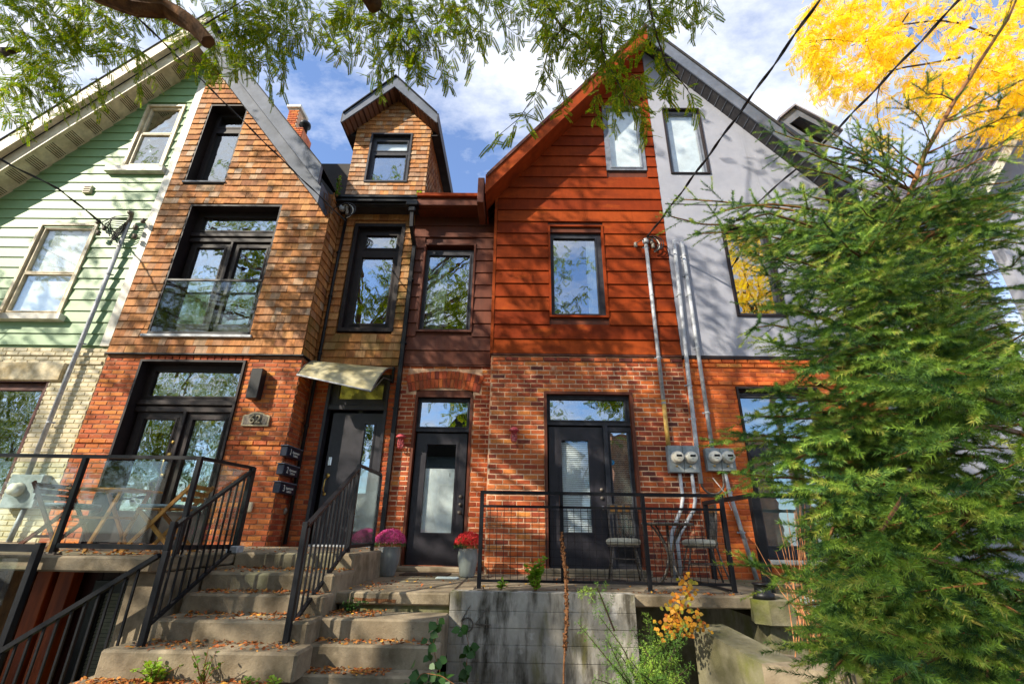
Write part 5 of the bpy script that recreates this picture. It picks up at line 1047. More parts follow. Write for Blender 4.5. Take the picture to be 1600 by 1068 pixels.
# ------------------------------------------------------------------ vegetation helpers (numpy)
def unit(a): return a/(np.linalg.norm(a, axis=-1, keepdims=True)+1e-9)
def mesh_np(name, V, F, m, parent=None, origin=None, smooth=False):
    """V (n,3); F (k,3|4) uniform"""
    off = org(parent) if parent is not None else np.array(origin, float)
    me = bpy.data.meshes.new(name); V = (V-off).astype(np.float32); k, c = F.shape
    me.vertices.add(len(V)); me.vertices.foreach_set('co', V.ravel()); me.loops.add(k*c); me.loops.foreach_set('vertex_index', F.astype(np.int32).ravel())
    me.polygons.add(k); me.polygons.foreach_set('loop_start', np.arange(0, k*c, c, dtype=np.int32)); me.polygons.foreach_set('loop_total', np.full(k, c, dtype=np.int32))
    me.materials.append(m); me.update(calc_edges=True)
    o = bpy.data.objects.new(name, me); COL.objects.link(o)
    if parent is not None: o.parent = parent
    else: o.location = off; ORG[o.name] = off
    return o
def frames(d, up=None, rnd=None):
    d = unit(d); n = len(d); r = rng.normal(size=(n, 3)) if rnd is None else rnd
    a = unit(np.cross(d, r)); b = np.cross(a, d); return d, a, b
def pinnate_template(pairs=13, lw=.082, ll=.215, curl=.35):
    V = []; F = []
    for i in range(pairs):
        t = .12+.86*i/(pairs-1); z = -curl*t*t*.5; s = (math.sin(math.pi*min(1, .22+.78*t*.9)))**.5
        for sg in (-1, 1):
            L = ll*(.55+.45*s); an = math.radians(62-18*t); dx, dy = math.cos(an), sg*math.sin(an); q = len(V); dr = -.06
            V += [(t, 0, z), (t+dx*L*.5-dy*lw*.45*sg*1.0, dy*L*.5+dx*lw*.45*sg, z+dr*.3), (t+dx*L, dy*L, z+dr), (t+dx*L*.5+dy*lw*.45*sg, dy*L*.5-dx*lw*.45*sg, z+dr*.3)]
            F.append((q, q+1, q+2, q+3))
    q = len(V); V += [(0, -.008, 0), (0, .008, 0), (1, .003, -curl*.5), (1, -.003, -curl*.5)]; F.append((q, q+1, q+2, q+3))
    return np.array(V), np.array(F)
def place(tv, tf, P, D, N, S):
    """instance template: x along D, z along N"""
    D = unit(D); Y = unit(np.cross(N, D)); Z = np.cross(D, Y)
    V = P[:, None, :]+S[:, None, None]*(tv[None, :, 0:1]*D[:, None, :]+tv[None, :, 1:2]*Y[:, None, :]+tv[None, :, 2:3]*Z[:, None, :])
    n = len(P); F = tf[None]+np.arange(n)[:, None, None]*len(tv)
    return V.reshape(-1, 3), F.reshape(-1, tf.shape[1])
def resample(pts, n):
    pts = np.array(pts, float); s = np.r_[0, np.cumsum(np.linalg.norm(np.diff(pts, axis=0), axis=1))]; t = np.linspace(0, s[-1], n)
    return np.stack([np.interp(t, s, pts[:, k]) for k in range(3)], 1)
def leaf_twig(path, every=.035, L=(.11, .17), droop=.5, out=None, thin=.003, tubes=None, start=.1):
    pts = np.array(path, float); ln = np.linalg.norm(np.diff(pts, axis=0), axis=1).sum(); n = max(3, int(ln/every)); q = resample(pts, n+1)
    T = unit(np.gradient(q, axis=0)); k0 = int(n*start)
    side = unit(np.cross(T, [0, 0, 1.]))*np.where(np.arange(n+1) % 2, 1, -1)[:, None]
    D = T*.45+side*.8+np.array([0, 0, -droop])*rng.uniform(.5, 1.5, (n+1, 1))+rng.normal(size=(n+1, 3))*.28
    out.append((q[k0:], D[k0:], rng.uniform(L[0], L[1], n+1-k0)))
    if tubes is not None: tubes.append((q, thin))
def build_leaves(out, tv, tf, m, name, parent, tilt=.55):
    P = np.vstack([o[0] for o in out]); D = np.vstack([o[1] for o in out]); S = np.concatenate([o[2] for o in out])
    N = np.array([0, 0, 1.])+rng.normal(size=P.shape)*tilt
    V, F = place(tv, tf, P, D, N, S); return tag(mesh_np(name, V, F, m, parent), kind='stuff')
def build_tubes(tubes, m, name, parent, n=4):
    b = MB()
    for q, r in tubes:
        q = resample(q, min(len(q), 9)); b.tube(q, [max(.0012, r*(1-.7*i/(len(q)-1))) for i in range(len(q))], n, cap=False)
    return tag(b.build(name, m, parent), kind='stuff')

# ------------------------------------------------------------------ honey locust overhead
LT = thing('locust_tree', 'honey locust whose heavy limb and green drooping leaves hang over the houses from above', 'tree', (-6.5, -.5, -1.5))
MB().tube([(-6.5, -.5, -1.6), (-6.4, -.4, 1), (-6.2, 0, 3.5), (-5.6, .8, 6)], [.42, .34, .30, .26], 14).build('trunk', MT['bark'], LT, True)
def pth(*a): return [at(x, y, Y) for x, y, Y in a]
tubes = []; leaves = []
def sub(path, n, ln, lat=.6, droop=.5, every=.035, L=(.11, .17)):
    pts = resample(path, 24); T = unit(np.gradient(pts, axis=0))
    for i in range(n):
        k = int(2+21*(i+rng.random())/n); k = min(k, 23); d = T[k]*.6+rng.normal(size=3)*lat+np.array([0, 0, -droop*rng.uniform(.2, 1.4)]); d = unit(d)
        l = rng.uniform(*ln); q = [pts[k]]; 
        for j in range(5): d = unit(d+np.array([0, 0, -.16])+rng.normal(size=3)*.12); q.append(q[-1]+d*l/5)
        leaf_twig(q, every=every, L=L, droop=droop, out=leaves, tubes=tubes, thin=.0035)
def bark_tube(pts, rr, n, name, m, parent, amp=.1):
    q = resample(pts, 34); r_ = np.interp(np.linspace(0, 1, 34), np.linspace(0, 1, len(rr)), rr); b = MB(); b.tube(q, list(r_), n); V = np.array(b.v); k = np.arange(34*n); i, j = k//n, k % n
    f = 1+amp*(np.sin(j*1.9+i*.33)*.5+np.sin(j*3.1-i*.21+1)*.4+rng.normal(size=34*n)*.35); C_ = q[i]; V[:34*n] = C_+(V[:34*n]-C_)*f[:, None]; b.v = [tuple(v) for v in V]; return b.build(name, m, parent, False)
limb = pth((60, -60, 3.0), (150, -12, 3.1), (215, 12, 3.2), (262, 14, 3.3), (300, 38, 3.35), (325, 66, 3.4))
bark_tube([(-5.6, .8, 6)]+limb, [.2, .15, .13, .12, .105, .095, .10, .09, .07], 22, 'limb', MT['bark'], LT)
MB().tube(pth((250, -60, 3.0), (540, -60, 3.0), (585, 8, 3.1)), [.12, .10, .085], 12).build('limb', MT['bark'], LT, True)
MB().tube(pth((0, 82, 4.6), (30, 78, 4.5)), [.07, .03], 10).build('limb', MT['bark_dark'], LT, True)
mains = [
 (pth((585, 5, 3.2), (610, 30, 3.3), (628, 60, 3.4), (655, 95, 3.5)), .012), (pth((640, -20, 3.3), (640, 20, 3.4), (662, 60, 3.5), (690, 85, 3.6)), .010),
 (pth((840, -30, 3.0), (858, 20, 3.1), (885, 50, 3.2), (912, 62, 3.2), (935, 95, 3.25)), .016), (pth((1010, -30, 3.0), (1018, 30, 3.05), (1030, 70, 3.1), (1045, 110, 3.1), (1075, 140, 3.1)), .014),
 (pth((940, -20, 2.9), (938, 60, 3.0), (945, 105, 3.0), (970, 130, 3.0), (985, 165, 3.0)), .010), (pth((320, 38, 3.4), (350, 20, 3.5), (390, -5, 3.6)), .010),
 (pth((890, 30, 3.1), (860, 60, 3.2), (850, 110, 3.3), (830, 160, 3.3), (800, 200, 3.3), (775, 215, 3.3)), .008)]
for p_, r_ in mains: tubes.append((np.array(p_), r_))
sub(mains[0][0], 9, (.22, .42)); sub(mains[1][0], 9, (.25, .5)); sub(mains[2][0], 11, (.2, .42), every=.036); sub(mains[3][0], 9, (.15, .32), droop=.45); sub(mains[4][0], 12, (.16, .34), droop=.55); sub(mains[6][0], 9, (.14, .28))
def patch(x0, x1, y0, y1, Y, n, ln, droop=.5, L=(.10, .16), every=.033):
    for _ in range(int(n*1.9)):
        yy = Y+rng.uniform(-.35, .5); p = at(rng.uniform(x0, x1), rng.uniform(y0, y1), yy); d = unit(rng.normal(size=3)*[1, .8, .3]+[0, 0, -.25]); q = [p]
        l = rng.uniform(*ln)
        for j in range(5): d = unit(d+np.array([0, 0, -.2*droop])+rng.normal(size=3)*.12); q.append(q[-1]+d*l/5)
        leaf_twig(q, every=every, L=L, droop=droop, out=leaves, tubes=tubes, thin=.003)
patch(0, 300, -60, 40, 4.0, 58, (.3, .6)); patch(0, 110, 20, 150, 4.3, 34, (.25, .5)); patch(110, 220, 20, 90, 4.2, 15, (.25, .45)); patch(40, 150, 100, 170, 4.6, 9, (.2, .35)); patch(0, 60, 140, 190, 4.6, 6, (.2, .35))
patch(330, 480, -50, 60, 3.8, 34, (.3, .55)); patch(360, 440, 40, 100, 3.9, 10, (.25, .4)); patch(300, 345, 60, 120, 3.9, 7, (.15, .3), droop=.8)
patch(480, 620, -50, 45, 3.7, 24, (.25, .5)); patch(540, 700, -30, 55, 3.5, 18, (.25, .4)); patch(700, 840, -60, 15, 3.5, 17, (.2, .4)); patch(840, 1090, -60, 25, 3.2, 42, (.2, .4)); patch(870, 1060, 10, 80, 3.2, 15, (.18, .32)); patch(950, 1030, 90, 150, 3.1, 6, (.15, .25), droop=.8)
patch(480, 700, -200, -60, 3.2, 20, (.3, .6)); patch(0, 480, -260, -60, 3.4, 34, (.3, .6))
patch(560, 720, 40, 110, 3.5, 9, (.15, .3), droop=.7); patch(700, 860, 0, 60, 3.4, 9, (.15, .3)); patch(860, 1000, 60, 130, 3.2, 8, (.15, .3), droop=.7); patch(430, 560, 40, 75, 3.8, 8, (.15, .3))
for x_, y0_, y1_, Y_ in ((208, 40, 150, 3.7), (445, 70, 145, 3.9), (590, 60, 150, 3.4), (660, 70, 118, 3.6), (733, 0, 112, 3.2), (752, 20, 90, 3.4), (935, 140, 190, 3.0), (1000, 120, 215, 3.0), (1040, 110, 170, 3.1), (1085, -10, 60, 3.0), (1110, -20, 22, 3.0), (870, 120, 178, 3.2), (420, 110, 162, 4.0), (150, 120, 165, 4.3), (965, 150, 205, 3.0)):
    a = at(x_, y0_, Y_); b_ = at(x_+rng.uniform(-8, 14), y1_, Y_+.05); leaf_twig([a, (a+b_)/2+rng.normal(size=3)*.02, b_], every=.03, L=(.10, .15), droop=.35, out=leaves, tubes=tubes, start=0)
tv, tf = pinnate_template(); build_leaves(leaves, tv, tf, MT['locust'], 'foliage', LT); build_tubes(tubes, MT['bark_dark'], 'twigs', LT)
# the rest of its crown, above and behind the camera; it dapples the fronts and shows in the panes
cl = []; tb2 = []
g2 = np.random.default_rng(11)
def out_of_view(p):
    x, y, z = pix(p); return z < .2 or x < -90 or x > 1690 or y < -90 or y > 1160
n_c = 0
while n_c < 235:
    p = np.array([g2.uniform(-14.5, 2.5), g2.uniform(-3.5, 4.2), g2.uniform(3.8, 12.5)])
    # hold the clumps together with an irregular field so that light falls through in patches
    f_ = math.sin(p[0]*1.15+1.0)*math.sin(p[2]*1.3+.4)+.6*math.sin(p[1]*1.6+p[0]*.7)+.35*math.sin(p[2]*2.7+p[0]*2.1)
    if f_ < .12 or not out_of_view(p): continue
    w_ = p-np.array([1.5, 1.6, .7]); s_ = np.array(SUN)*-1; w_ = w_-s_*(w_@s_)
    if np.linalg.norm(w_) < 2.1: continue      # opening cut in the unseen crown so that sun reaches the spruce
    n_c += 1
    for _ in range(5):
        q0 = p+g2.normal(size=3)*.30
        if out_of_view(q0):
            m_ = 9; cl.append((q0+g2.normal(size=(m_, 3))*.16, g2.normal(size=(m_, 3))+[0, 0, -.4], g2.uniform(.15, .24, m_)))
    if n_c % 3 == 0: tb2.append((np.array([p, (p+np.array([-5.6, .8, 6]))/2+g2.normal(size=3)*.4, np.array([-5.6, .8, 6])])[::-1], .05))
tv2, tf2 = pinnate_template(6, .16, .34); build_leaves(cl, tv2, tf2, MT['locust'], 'crown', LT, 1.0); build_tubes(tb2, MT['bark'], 'branches', LT, 6)

# ------------------------------------------------------------------ yellow locust behind the spruce
YT = thing('yellow_tree', 'bright yellow autumn locust against the sky at upper right', 'tree', (14, 6.5, -1.4))
MB().tube([(14, 6.5, -1.4), (14, 6.4, 4), (12.6, 6.5, 9.2)], [.3, .25, .16], 12).build('trunk', MT['bark'], YT, True)
leaves = []; tubes = []
hub = np.array([12.6, 6.5, 9.2])
def ypatch(x0, x1, y0, y1, Y, n, ln=(.4, .8)):
    for _ in range(int(n*1.5)):
        p = at(rng.uniform(x0, x1), rng.uniform(y0, y1), Y+rng.uniform(-.6, .8)); d = unit(rng.normal(size=3)*[1, .8, .3]+[-.3, 0, -.2]); q = [p]; l = rng.uniform(*ln)
        for j in range(5): d = unit(d+np.array([0, 0, -.14])+rng.normal(size=3)*.15); q.append(q[-1]+d*l/5)
        leaf_twig(q, every=.045, L=(.12, .2), droop=.6, out=leaves, tubes=tubes, thin=.0035)
for br in (((1420, 20, 6.4), (1400, 50, 6.4), (1350, 68, 6.4), (1290, 60, 6.4), (1255, 70, 6.3)), ((1560, 60, 6.6), (1480, 30, 6.5), (1400, 40, 6.4), (1330, 72, 6.4)), ((1500, 90, 6.6), (1450, 100, 6.5), (1380, 110, 6.5), (1368, 160, 6.5), (1375, 210, 6.5)), ((1600, 120, 6.8), (1520, 120, 6.7), (1480, 130, 6.6), (1440, 150, 6.5))):
    tubes.append((resample(pth(*br), 12), .022))
ypatch(1262, 1420, -40, 75, 6.4, 88); ypatch(1255, 1300, 55, 105, 6.3, 16, (.3, .5)); ypatch(1285, 1345, 90, 150, 6.3, 22, (.3, .5)); ypatch(1340, 1400, 60, 110, 6.4, 20, (.3, .5)); ypatch(1420, 1620, -40, 130, 6.6, 100); ypatch(1410, 1470, 110, 180, 6.5, 20, (.3, .5)); ypatch(1470, 1620, 110, 200, 6.8, 50); ypatch(1360, 1382, 120, 230, 6.5, 11, (.2, .4))
ypatch(1350, 1372, 215, 235, 6.5, 5, (.2, .3))
tv3, tf3 = pinnate_template(7, .13, .30); build_leaves(leaves, tv3, tf3, MT['yellow'], 'foliage', YT, .9); build_tubes(tubes, MT['bark_dark'], 'branches', YT)

# ------------------------------------------------------------------ spruce at right
SPR = thing('spruce_tree', 'large dark green spruce filling the right foreground', 'tree', (1.72, 1.82, -1.5))
SF = .63
def ats(x, y, Y): return at(x, y, Y*SF)
tr = [np.array([1.72, 1.82, -1.5])]+[ats(*q) for q in ((1450, 1000, 2.9), (1450, 600, 2.9), (1425, 400, 2.9), (1412, 330, 2.85), (1445, 240, 2.8), (1490, 160, 2.75), (1535, 90, 2.7), (1575, 30, 2.65), (1592, -10, 2.6))]
MB().tube(tr, [.036, .032, .026, .018, .013, .011, .0095, .008, .0065, .004], 12).build('trunk', MT['twig'], SPR, True)
shoots = []; wood = []
TR = resample(tr, 60)
def bump_(x): return x
def shoot_line(q, r=.0028):
    wood.append((q, r))
    for i in range(len(q)-1): shoots.append((q[i], q[i+1]))
def spruce_branch(p0, tip, sag=.12, sec=.062, maxl=.30, up=.0):
    p0 = np.array(p0); tip = np.array(tip); L = np.linalg.norm(tip-p0); mid = (p0+tip)/2+np.array([0, 0, sag*L]); t = np.linspace(0, 1, 14)[:, None]
    path = (1-t)**2*p0+2*(1-t)*t*mid+t*t*tip; path = path+np.cumsum(rng.normal(size=path.shape)*.006, 0)*np.linspace(0, 1, 14)[:, None]; path[-1] = tip
    n = max(6, int(L/sec)); q = resample(path, n+1); T = unit(np.gradient(q, axis=0))
    wood.append((q, .003+.006*L)); H = unit(np.cross(T, [0, 0, 1.]))
    k0 = int(n*(.22 if L > .5 else .1))
    for i in range(k0, n+1):
        f = i/n; sg = 1 if i % 2 else -1
        if f > .5: shoot_line(q[i-1:i+1], .001)
        l = maxl*min(1, max(.6, L*1.5))*(.30+.70*(1-f))*rng.uniform(.7, 1.2)+.02
        d = unit(T[i]*.85+H[i]*sg*rng.uniform(.55, .95)+np.array([0, 0, rng.uniform(-.75, .45)+up])); m_ = max(1, int(l/.075)); s = [q[i]]
        for j in range(m_): d = unit(d+np.array([0, 0, -.03])+rng.normal(size=3)*.03); s.append(s[-1]+d*l/m_)
        s = np.array(s); shoot_line(s)
        if l > .12:
            Hs = unit(np.cross(d, [0, 0, 1.]))
            for j in range(1, m_):
                for s2 in (-1, 1):
                    l2 = rng.uniform(.06, .13)*(1.2-j/m_); d2 = unit(d*.95+Hs*s2*.75+np.array([0, 0, rng.uniform(-.45, .2)])); shoot_line(np.array([s[j], s[j]+d2*l2]))
    e0 = q[-1]
    for a in (-.6, 0, .6): d = unit(T[-1]+H[-1]*a); shoot_line(np.array([e0, e0+d*rng.uniform(.05, .10)]))
sil = [(1048, 338, 2.75, .35), (1095, 365, 2.7, .45), (1130, 330, 2.5, .3), (1185, 385, 2.5, .55), (1200, 430, 2.35, .6), (1178, 512, 2.5, .75), (1205, 480, 2.0, .75), (1225, 540, 2.1, .7), (1190, 350, 2.5, .3), (1150, 345, 2.2, .4), (1220, 400, 2.1, .6), (1170, 372, 2.6, .4), (1260, 370, 2.0, .5), (1232, 235, 2.5, .22), (1210, 205, 2.7, .2), (1290, 245, 2.6, .2), (1330, 290, 2.5, .22), (1275, 430, 1.75, .5), (1340, 440, 1.7, .5),
       (1215, 610, 2.0, .7), (1140, 690, 2.35, .9), (1185, 650, 2.2, .85), (1230, 655, 1.9, .8), (1160, 740, 2.3, .9), (1240, 700, 1.8, .8), (1250, 760, 1.9, .9), (1185, 885, 2.3, 1.0), (1270, 800, 1.8, .9), (1320, 850, 1.7, 1.0), (1250, 1010, 2.1, 1.05), (1300, 920, 1.8, 1.0), (1290, 1060, 1.9, 1.1), (1340, 990, 1.7, 1.0)]
def trunk_pt(y):   # trunk point that shows at photo row y (0..1.2 of 1068)
    k = int(np.argmin([abs(pix(p)[1]-y) for p in TR])); return TR[k]
for x_, y_, Y_, h_ in sil:
    tip = ats(x_, y_, Y_); base = trunk_pt(min(1000, y_+40+rng.uniform(-20, 60))); spruce_branch(base, tip, sag=rng.uniform(.05, .16))
    for _ in range(1): spruce_branch(base+rng.normal(size=3)*.05, ats(x_+rng.uniform(18, 85), y_+rng.uniform(-34, 44), Y_+rng.uniform(-.15, .35)), sag=rng.uniform(.03, .12))
YS = [210, 300, 350, 400, 450, 500, 560, 620, 690, 750, 800, 850, 900, 960, 1100]; XS = [1280, 1230, 1140, 1150, 1195, 1220, 1255, 1235, 1175, 1190, 1260, 1290, 1300, 1300, 1300]
for i in range(134):      # inner and right-hand mass, far layer first
    far = i < 62; y_ = rng.uniform(330, 1100); left = np.interp(y_, YS, XS)
    x_ = left+(1720-left)*rng.random()**1.35; Y_ = rng.uniform(2.2, 3.3) if far else rng.uniform(1.4, 2.2)
    if y_ < 450: Y_ = rng.uniform(2.2, 2.9)
    tip = ats(x_, y_, Y_); base = trunk_pt(min(1000, y_+rng.uniform(-30, 80))); spruce_branch(base, tip, sag=rng.uniform(.03, .14))
for x_, y_, Y_ in [(1500+rng.uniform(-20, 120), rng.uniform(290, 560), rng.uniform(1.8, 2.5)) for _ in range(24)]: spruce_branch(trunk_pt(y_+40), ats(x_, y_, Y_), sag=.06)
for i in range(12):      # nearest boughs, reaching towards the camera
    y_ = rng.uniform(520, 1090); x_ = rng.uniform(1330, 1640); tip = ats(x_, y_, rng.uniform(1.15, 1.5)); base = ats(x_+rng.uniform(60, 260), y_+rng.uniform(-30, 70), rng.uniform(1.9, 2.4))
    spruce_branch(base, tip, sag=rng.uniform(.03, .1), sec=.075, maxl=.3)
for x_, y_, Y_ in ((1480, 250, 2.6), (1345, 200, 2.7), (1420, 170, 2.6), (1560, 250, 2.5), (1590, 180, 2.5), (1580, 300, 2.4), (1450, 130, 2.6), (1620, 120, 2.5), (1540, 340, 2.3), (1385, 260, 2.5), (1610, 350, 2.3), (1640, 260, 2.4), (1500, 310, 2.2), (1340, 320, 2.3), (1250, 300, 2.6), (1310, 330, 2.6), (1360, 345, 2.7), (1400, 310, 2.6), (1290, 360, 2.7), (1530, 280, 2.6), (1570, 220, 2.6), (1600, 230, 2.3), (1560, 160, 2.5), (1630, 310, 2.5), (1500, 350, 2.5), (1545, 390, 2.4), (1595, 400, 2.4), (1460, 340, 2.6), (1240, 260, 2.6)):
    base = trunk_pt(y_+rng.uniform(30, 80)); spruce_branch(base, ats(x_, y_, Y_), sag=.02, maxl=.2, up=.25)
for k in range(30, 60, 2):
    p = TR[k]; d = unit(rng.normal(size=3)+[0, 0, .5]); shoot_line(np.array([p, p+d*.08, p+d*.13+[0, 0, .02]]))
# needles
A = np.array([s[0] for s in shoots]); Bv = np.array([s[1] for s in shoots]); Ls = np.linalg.norm(Bv-A, axis=1)
def needles(A, Bv, Ls, dens, length, width):
    cnt = np.maximum(6, (Ls*dens).astype(int)); idx = np.repeat(np.arange(len(A)), cnt); N = len(idx)
    t = rng.random(N); d = unit(Bv-A)[idx]; _, a, b = frames(unit(Bv-A), rnd=None); a, b = a[idx], b[idx]; ph = rng.random(N)*2*np.pi
    rad = a*np.cos(ph)[:, None]+b*np.sin(ph)[:, None]; rad = unit(rad+np.array([0, 0, .2])); nd = unit(d*rng.uniform(.65, .95, (N, 1))+rad); p = A[idx]+(Bv-A)[idx]*t[:, None]
    w = unit(np.cross(nd, d+rng.normal(size=(N, 3))*.25))*width; l = length*rng.uniform(.8, 1.1, (N, 1))*(1.05-.25*t[:, None])
    V = np.empty((N, 3, 3)); V[:, 0] = p-w; V[:, 1] = p+w; V[:, 2] = p+nd*l
    tone = rng.random(len(A))[idx]; tip = (t > .62) & (rng.random(N) < .75)
    grp = np.where(tone < .34, 0, np.where(tone < .72, 1, 2)); grp = np.where(tip, np.minimum(grp+1, 3), grp)
    for k, (m, nm) in enumerate((('needle_deep', 'dark_needles'), ('needle', 'needles'), ('needle_fresh', 'new_needles'), ('needle_tip', 'tip_needles'))):
        q = V[grp == k].reshape(-1, 3); tag(mesh_np(nm, q, np.arange(len(q)).reshape(-1, 3), MT[m], SPR), kind='stuff')
DENS = min(1500, 2000000/Ls.sum()); needles(A, Bv, Ls, DENS, .0160, .0009)
b = MB()
wood_s = [w for w in wood if len(w[0]) > 3]
for q, r in wood_s: b.tube(resample(q, min(8, len(q))), [max(.0014, r*(1-.75*i/(min(8, len(q))-1))) for i in range(min(8, len(q)))], 4, cap=False)
tag(b.build('branches', MT['twig'], SPR), kind='stuff')
print('needle shoots', len(A), 'length', Ls.sum())

# ------------------------------------------------------------------ small plants, litter
def leaf_quads(P, D, N, S, m, name, parent=None, origin=None, w=.32):
    t = np.array([(0, 0, 0), (.30, w, .05), (.62, w*.82, .04), (1, 0, -.06), (.62, -w*.82, .04), (.30, -w, .05)]); f = np.array([(0, 1, 2, 3, 4, 5)]); V, F = place(t, f, P, D, N, S); return mesh_np(name, V, F, m, parent, origin)
def bush(label, cat, name, base, h, r, n, S, m, stems=6, up=.4, seed=0, droop=.0, w=.32):
    g = np.random.default_rng(seed); T = thing(name, label, cat, tuple(base)); base = np.array(base, float); b = MB(); P = []; D = []
    for k in range(stems):
        a = g.random()*6.28; rr = r*g.uniform(.2, 1); e_ = base+[rr*math.cos(a), rr*math.sin(a)*.6, h*g.uniform(.6, 1)]; mid = (base+e_)/2+[0, 0, h*.1]; q = resample([base+g.normal(size=3)*[r*.1, r*.1, 0], mid, e_+[0, 0, -droop]], 8); b.tube(q, [.005*(1-.1*i) for i in range(8)], 5)
        for _ in range(n//stems):
            t = g.uniform(.15, 1); p = q[int(t*7)]+g.normal(size=3)*.008; P.append(p); D.append(g.normal(size=3)*[1, 1, .3]+[0, 0, up])
    b.build('stems', MT['twig'] if m != MT['leaf_dark'] else MT['bark_dark'], T); P = np.array(P); D = np.array(D)
    tag(leaf_quads(P, D, np.array([0, 0, 1.])+g.normal(size=P.shape)*.4, g.uniform(S*.6, S*1.1, len(P)), m, 'leaves', T, w=w), kind='stuff'); return T
q = at(838, 915, 5.32); bush('bright green leafy plant growing behind the concrete wall by the mesh', 'plant', 'leafy_plant', (q[0], 5.32, F64), .34, .15, 150, .085, MT['leaf_bright'], 7, .5, 3)
q = at(782, 916, 5.3); bush('tiny green seedling at the foot of the mesh railing post', 'plant', 'leafy_plant', (q[0], 5.28, F64), .09, .06, 24, .06, MT['leaf_bright'], 3, .3, 4)
def vine(pts, label, n, S, m, seed, spread=.03, dl=.6):
    g = np.random.default_rng(seed); T = thing('vine', label, 'vine', tuple(pts[0])); q = resample(pts, 16); MB().tube(q, .003, 5).build('stem', MT['twig'], T)
    k = g.integers(0, 16, n); P = q[k]+g.normal(size=(n, 3))*spread; D = g.normal(size=(n, 3))*[1, .5, .5]+[0, -.2, -dl]
    tag(leaf_quads(P, D, np.array([0, -1, .4])+g.normal(size=P.shape)*.35, g.uniform(S*.6, S*1.1, n), m, 'leaves', T, w=.42), kind='stuff')
vine(pth((690, 1100, 4.15), (688, 1050, 4.18), (676, 1010, 4.2), (684, 965, 4.22)), 'dark green vine climbing before the lower steps, left of the cast 64', 34, .085, MT['leaf_dark'], 5)
vine(pth((735, 1100, 4.6), (728, 1050, 4.65), (732, 1000, 4.7), (722, 975, 4.75)), 'dark green vine climbing up the concrete wall over the number 64', 26, .085, MT['leaf_dark'], 6)
vine(pth((640, 1075, 4.1), (660, 1050, 4.1), (690, 1055, 4.1), (720, 1075, 4.1)), 'low green leaves at the bottom of the lower steps', 30, .09, MT['leaf_dark'], 7, .05)
vine(pth((1045, 985, 4.9), (1060, 950, 4.95), (1075, 925, 5.0), (1080, 905, 5.05)), 'golden orange creeper hanging over the low porch edge', 120, .05, MT['leaf_autumn'], 8, .055)
vine(pth((1040, 975, 4.8), (1070, 980, 4.8), (1095, 968, 4.8)), 'clump of golden leaves at the top of the sloping concrete wall', 90, .045, MT['leaf_autumn'], 9, .045)
b = MB()
# mullein stalk
T = thing('dry_seed_stalk', 'tall dry brown seed stalk standing before the concrete wall', 'plant', tuple(at(880, 1100, 3.4)))
q = resample(pth((880, 1105, 3.4), (881, 1040, 3.4), (886, 960, 3.42), (884, 900, 3.44), (877, 832, 3.46)), 26); MB().tube(q, [.006]*10+[.011]*12+[.008, .007, .005, .003], 7).build('stem', MT['seed'], T)
g = np.random.default_rng(2); P = q[g.integers(8, 25, 620)]+g.normal(size=(620, 3))*[.004, .004, .02]; D = g.normal(size=(620, 3))+[0, 0, .3]; tag(leaf_quads(P, D, g.normal(size=P.shape), g.uniform(.010, .020, 620), MT['seed'], 'seed_pods', T, w=.5), kind='stuff')
# yew-like shrub and bright sprigs
def yew(label, tips, base, seed, m=MT['needle'], m2=MT['needle_fresh'], lw=.0018, nl=.022):
    T = thing('yew_shrub', label, 'shrub', tuple(base)); b = MB(); A_ = []; B_ = []
    for t_ in tips:
        q = resample([base, (np.array(base)+t_)/2+rng.normal(size=3)*.05+[0, 0, .06], t_], 12); b.tube(q, [.008*(1-.07*i) for i in range(12)], 5); Tn = unit(np.gradient(q, axis=0)); H = unit(np.cross(Tn, [0, 1., 0]))
        for i in range(3, 12):
            A_.append(q[i-1]); B_.append(q[i])
            for s in (-1, 1):
                l = rng.uniform(.06, .14)*(1.2-i/12); d = unit(Tn[i]*.6+H[i]*s+rng.normal(size=3)*.3); A_.append(q[i]); B_.append(q[i]+d*l)
    A_ = np.array(A_); B_ = np.array(B_); cnt = np.maximum(5, (np.linalg.norm(B_-A_, axis=1)*420).astype(int)); idx = np.repeat(np.arange(len(A_)), cnt); N = len(idx); d = unit(B_-A_)[idx]; _, a, c = frames(d); ph = rng.random(N)*6.28
    nd = unit(d*.6+a*np.cos(ph)[:, None]+c*np.sin(ph)[:, None]); p = A_[idx]+(B_-A_)[idx]*rng.random((N, 1)); w = unit(np.cross(nd, rng.normal(size=(N, 3))))*lw
    V = np.empty((N, 4, 3)); V[:, 0] = p; V[:, 1] = p+nd*nl*.5+w; V[:, 2] = p+nd*nl; V[:, 3] = p+nd*nl*.5-w
    h_ = N*2//3; b.build('stems', MT['bark_dark'], T); tag(mesh_np('foliage', V[:h_].reshape(-1, 3), np.arange(h_*4).reshape(-1, 4), m, T), kind='stuff'); tag(mesh_np('young_foliage', V[h_:].reshape(-1, 3), np.arange((N-h_)*4).reshape(-1, 4), m2, T), kind='stuff')
yb = at(1015, 1110, 3.7)
yew('dark green yew shrub in front of the concrete wall and areaway', [at(x_, y_, Y_) for x_, y_, Y_ in ((905, 975, 3.8), (935, 960, 3.9), (950, 1000, 3.6), (960, 1040, 3.5), (990, 985, 3.9), (1020, 975, 4.0), (1045, 990, 4.0), (1030, 1020, 3.6), (1065, 1005, 3.8), (1080, 1040, 3.6), (1000, 1050, 3.4), (1040, 1060, 3.4), (930, 1060, 3.5), (1070, 975, 4.1), (960, 1010, 3.7), (1005, 1010, 3.7), (1050, 1030, 3.7), (985, 1030, 3.6), (1020, 1045, 3.6), (1060, 1060, 3.6), (1010, 960, 4.1), (1035, 1000, 3.9))], yb, 4)
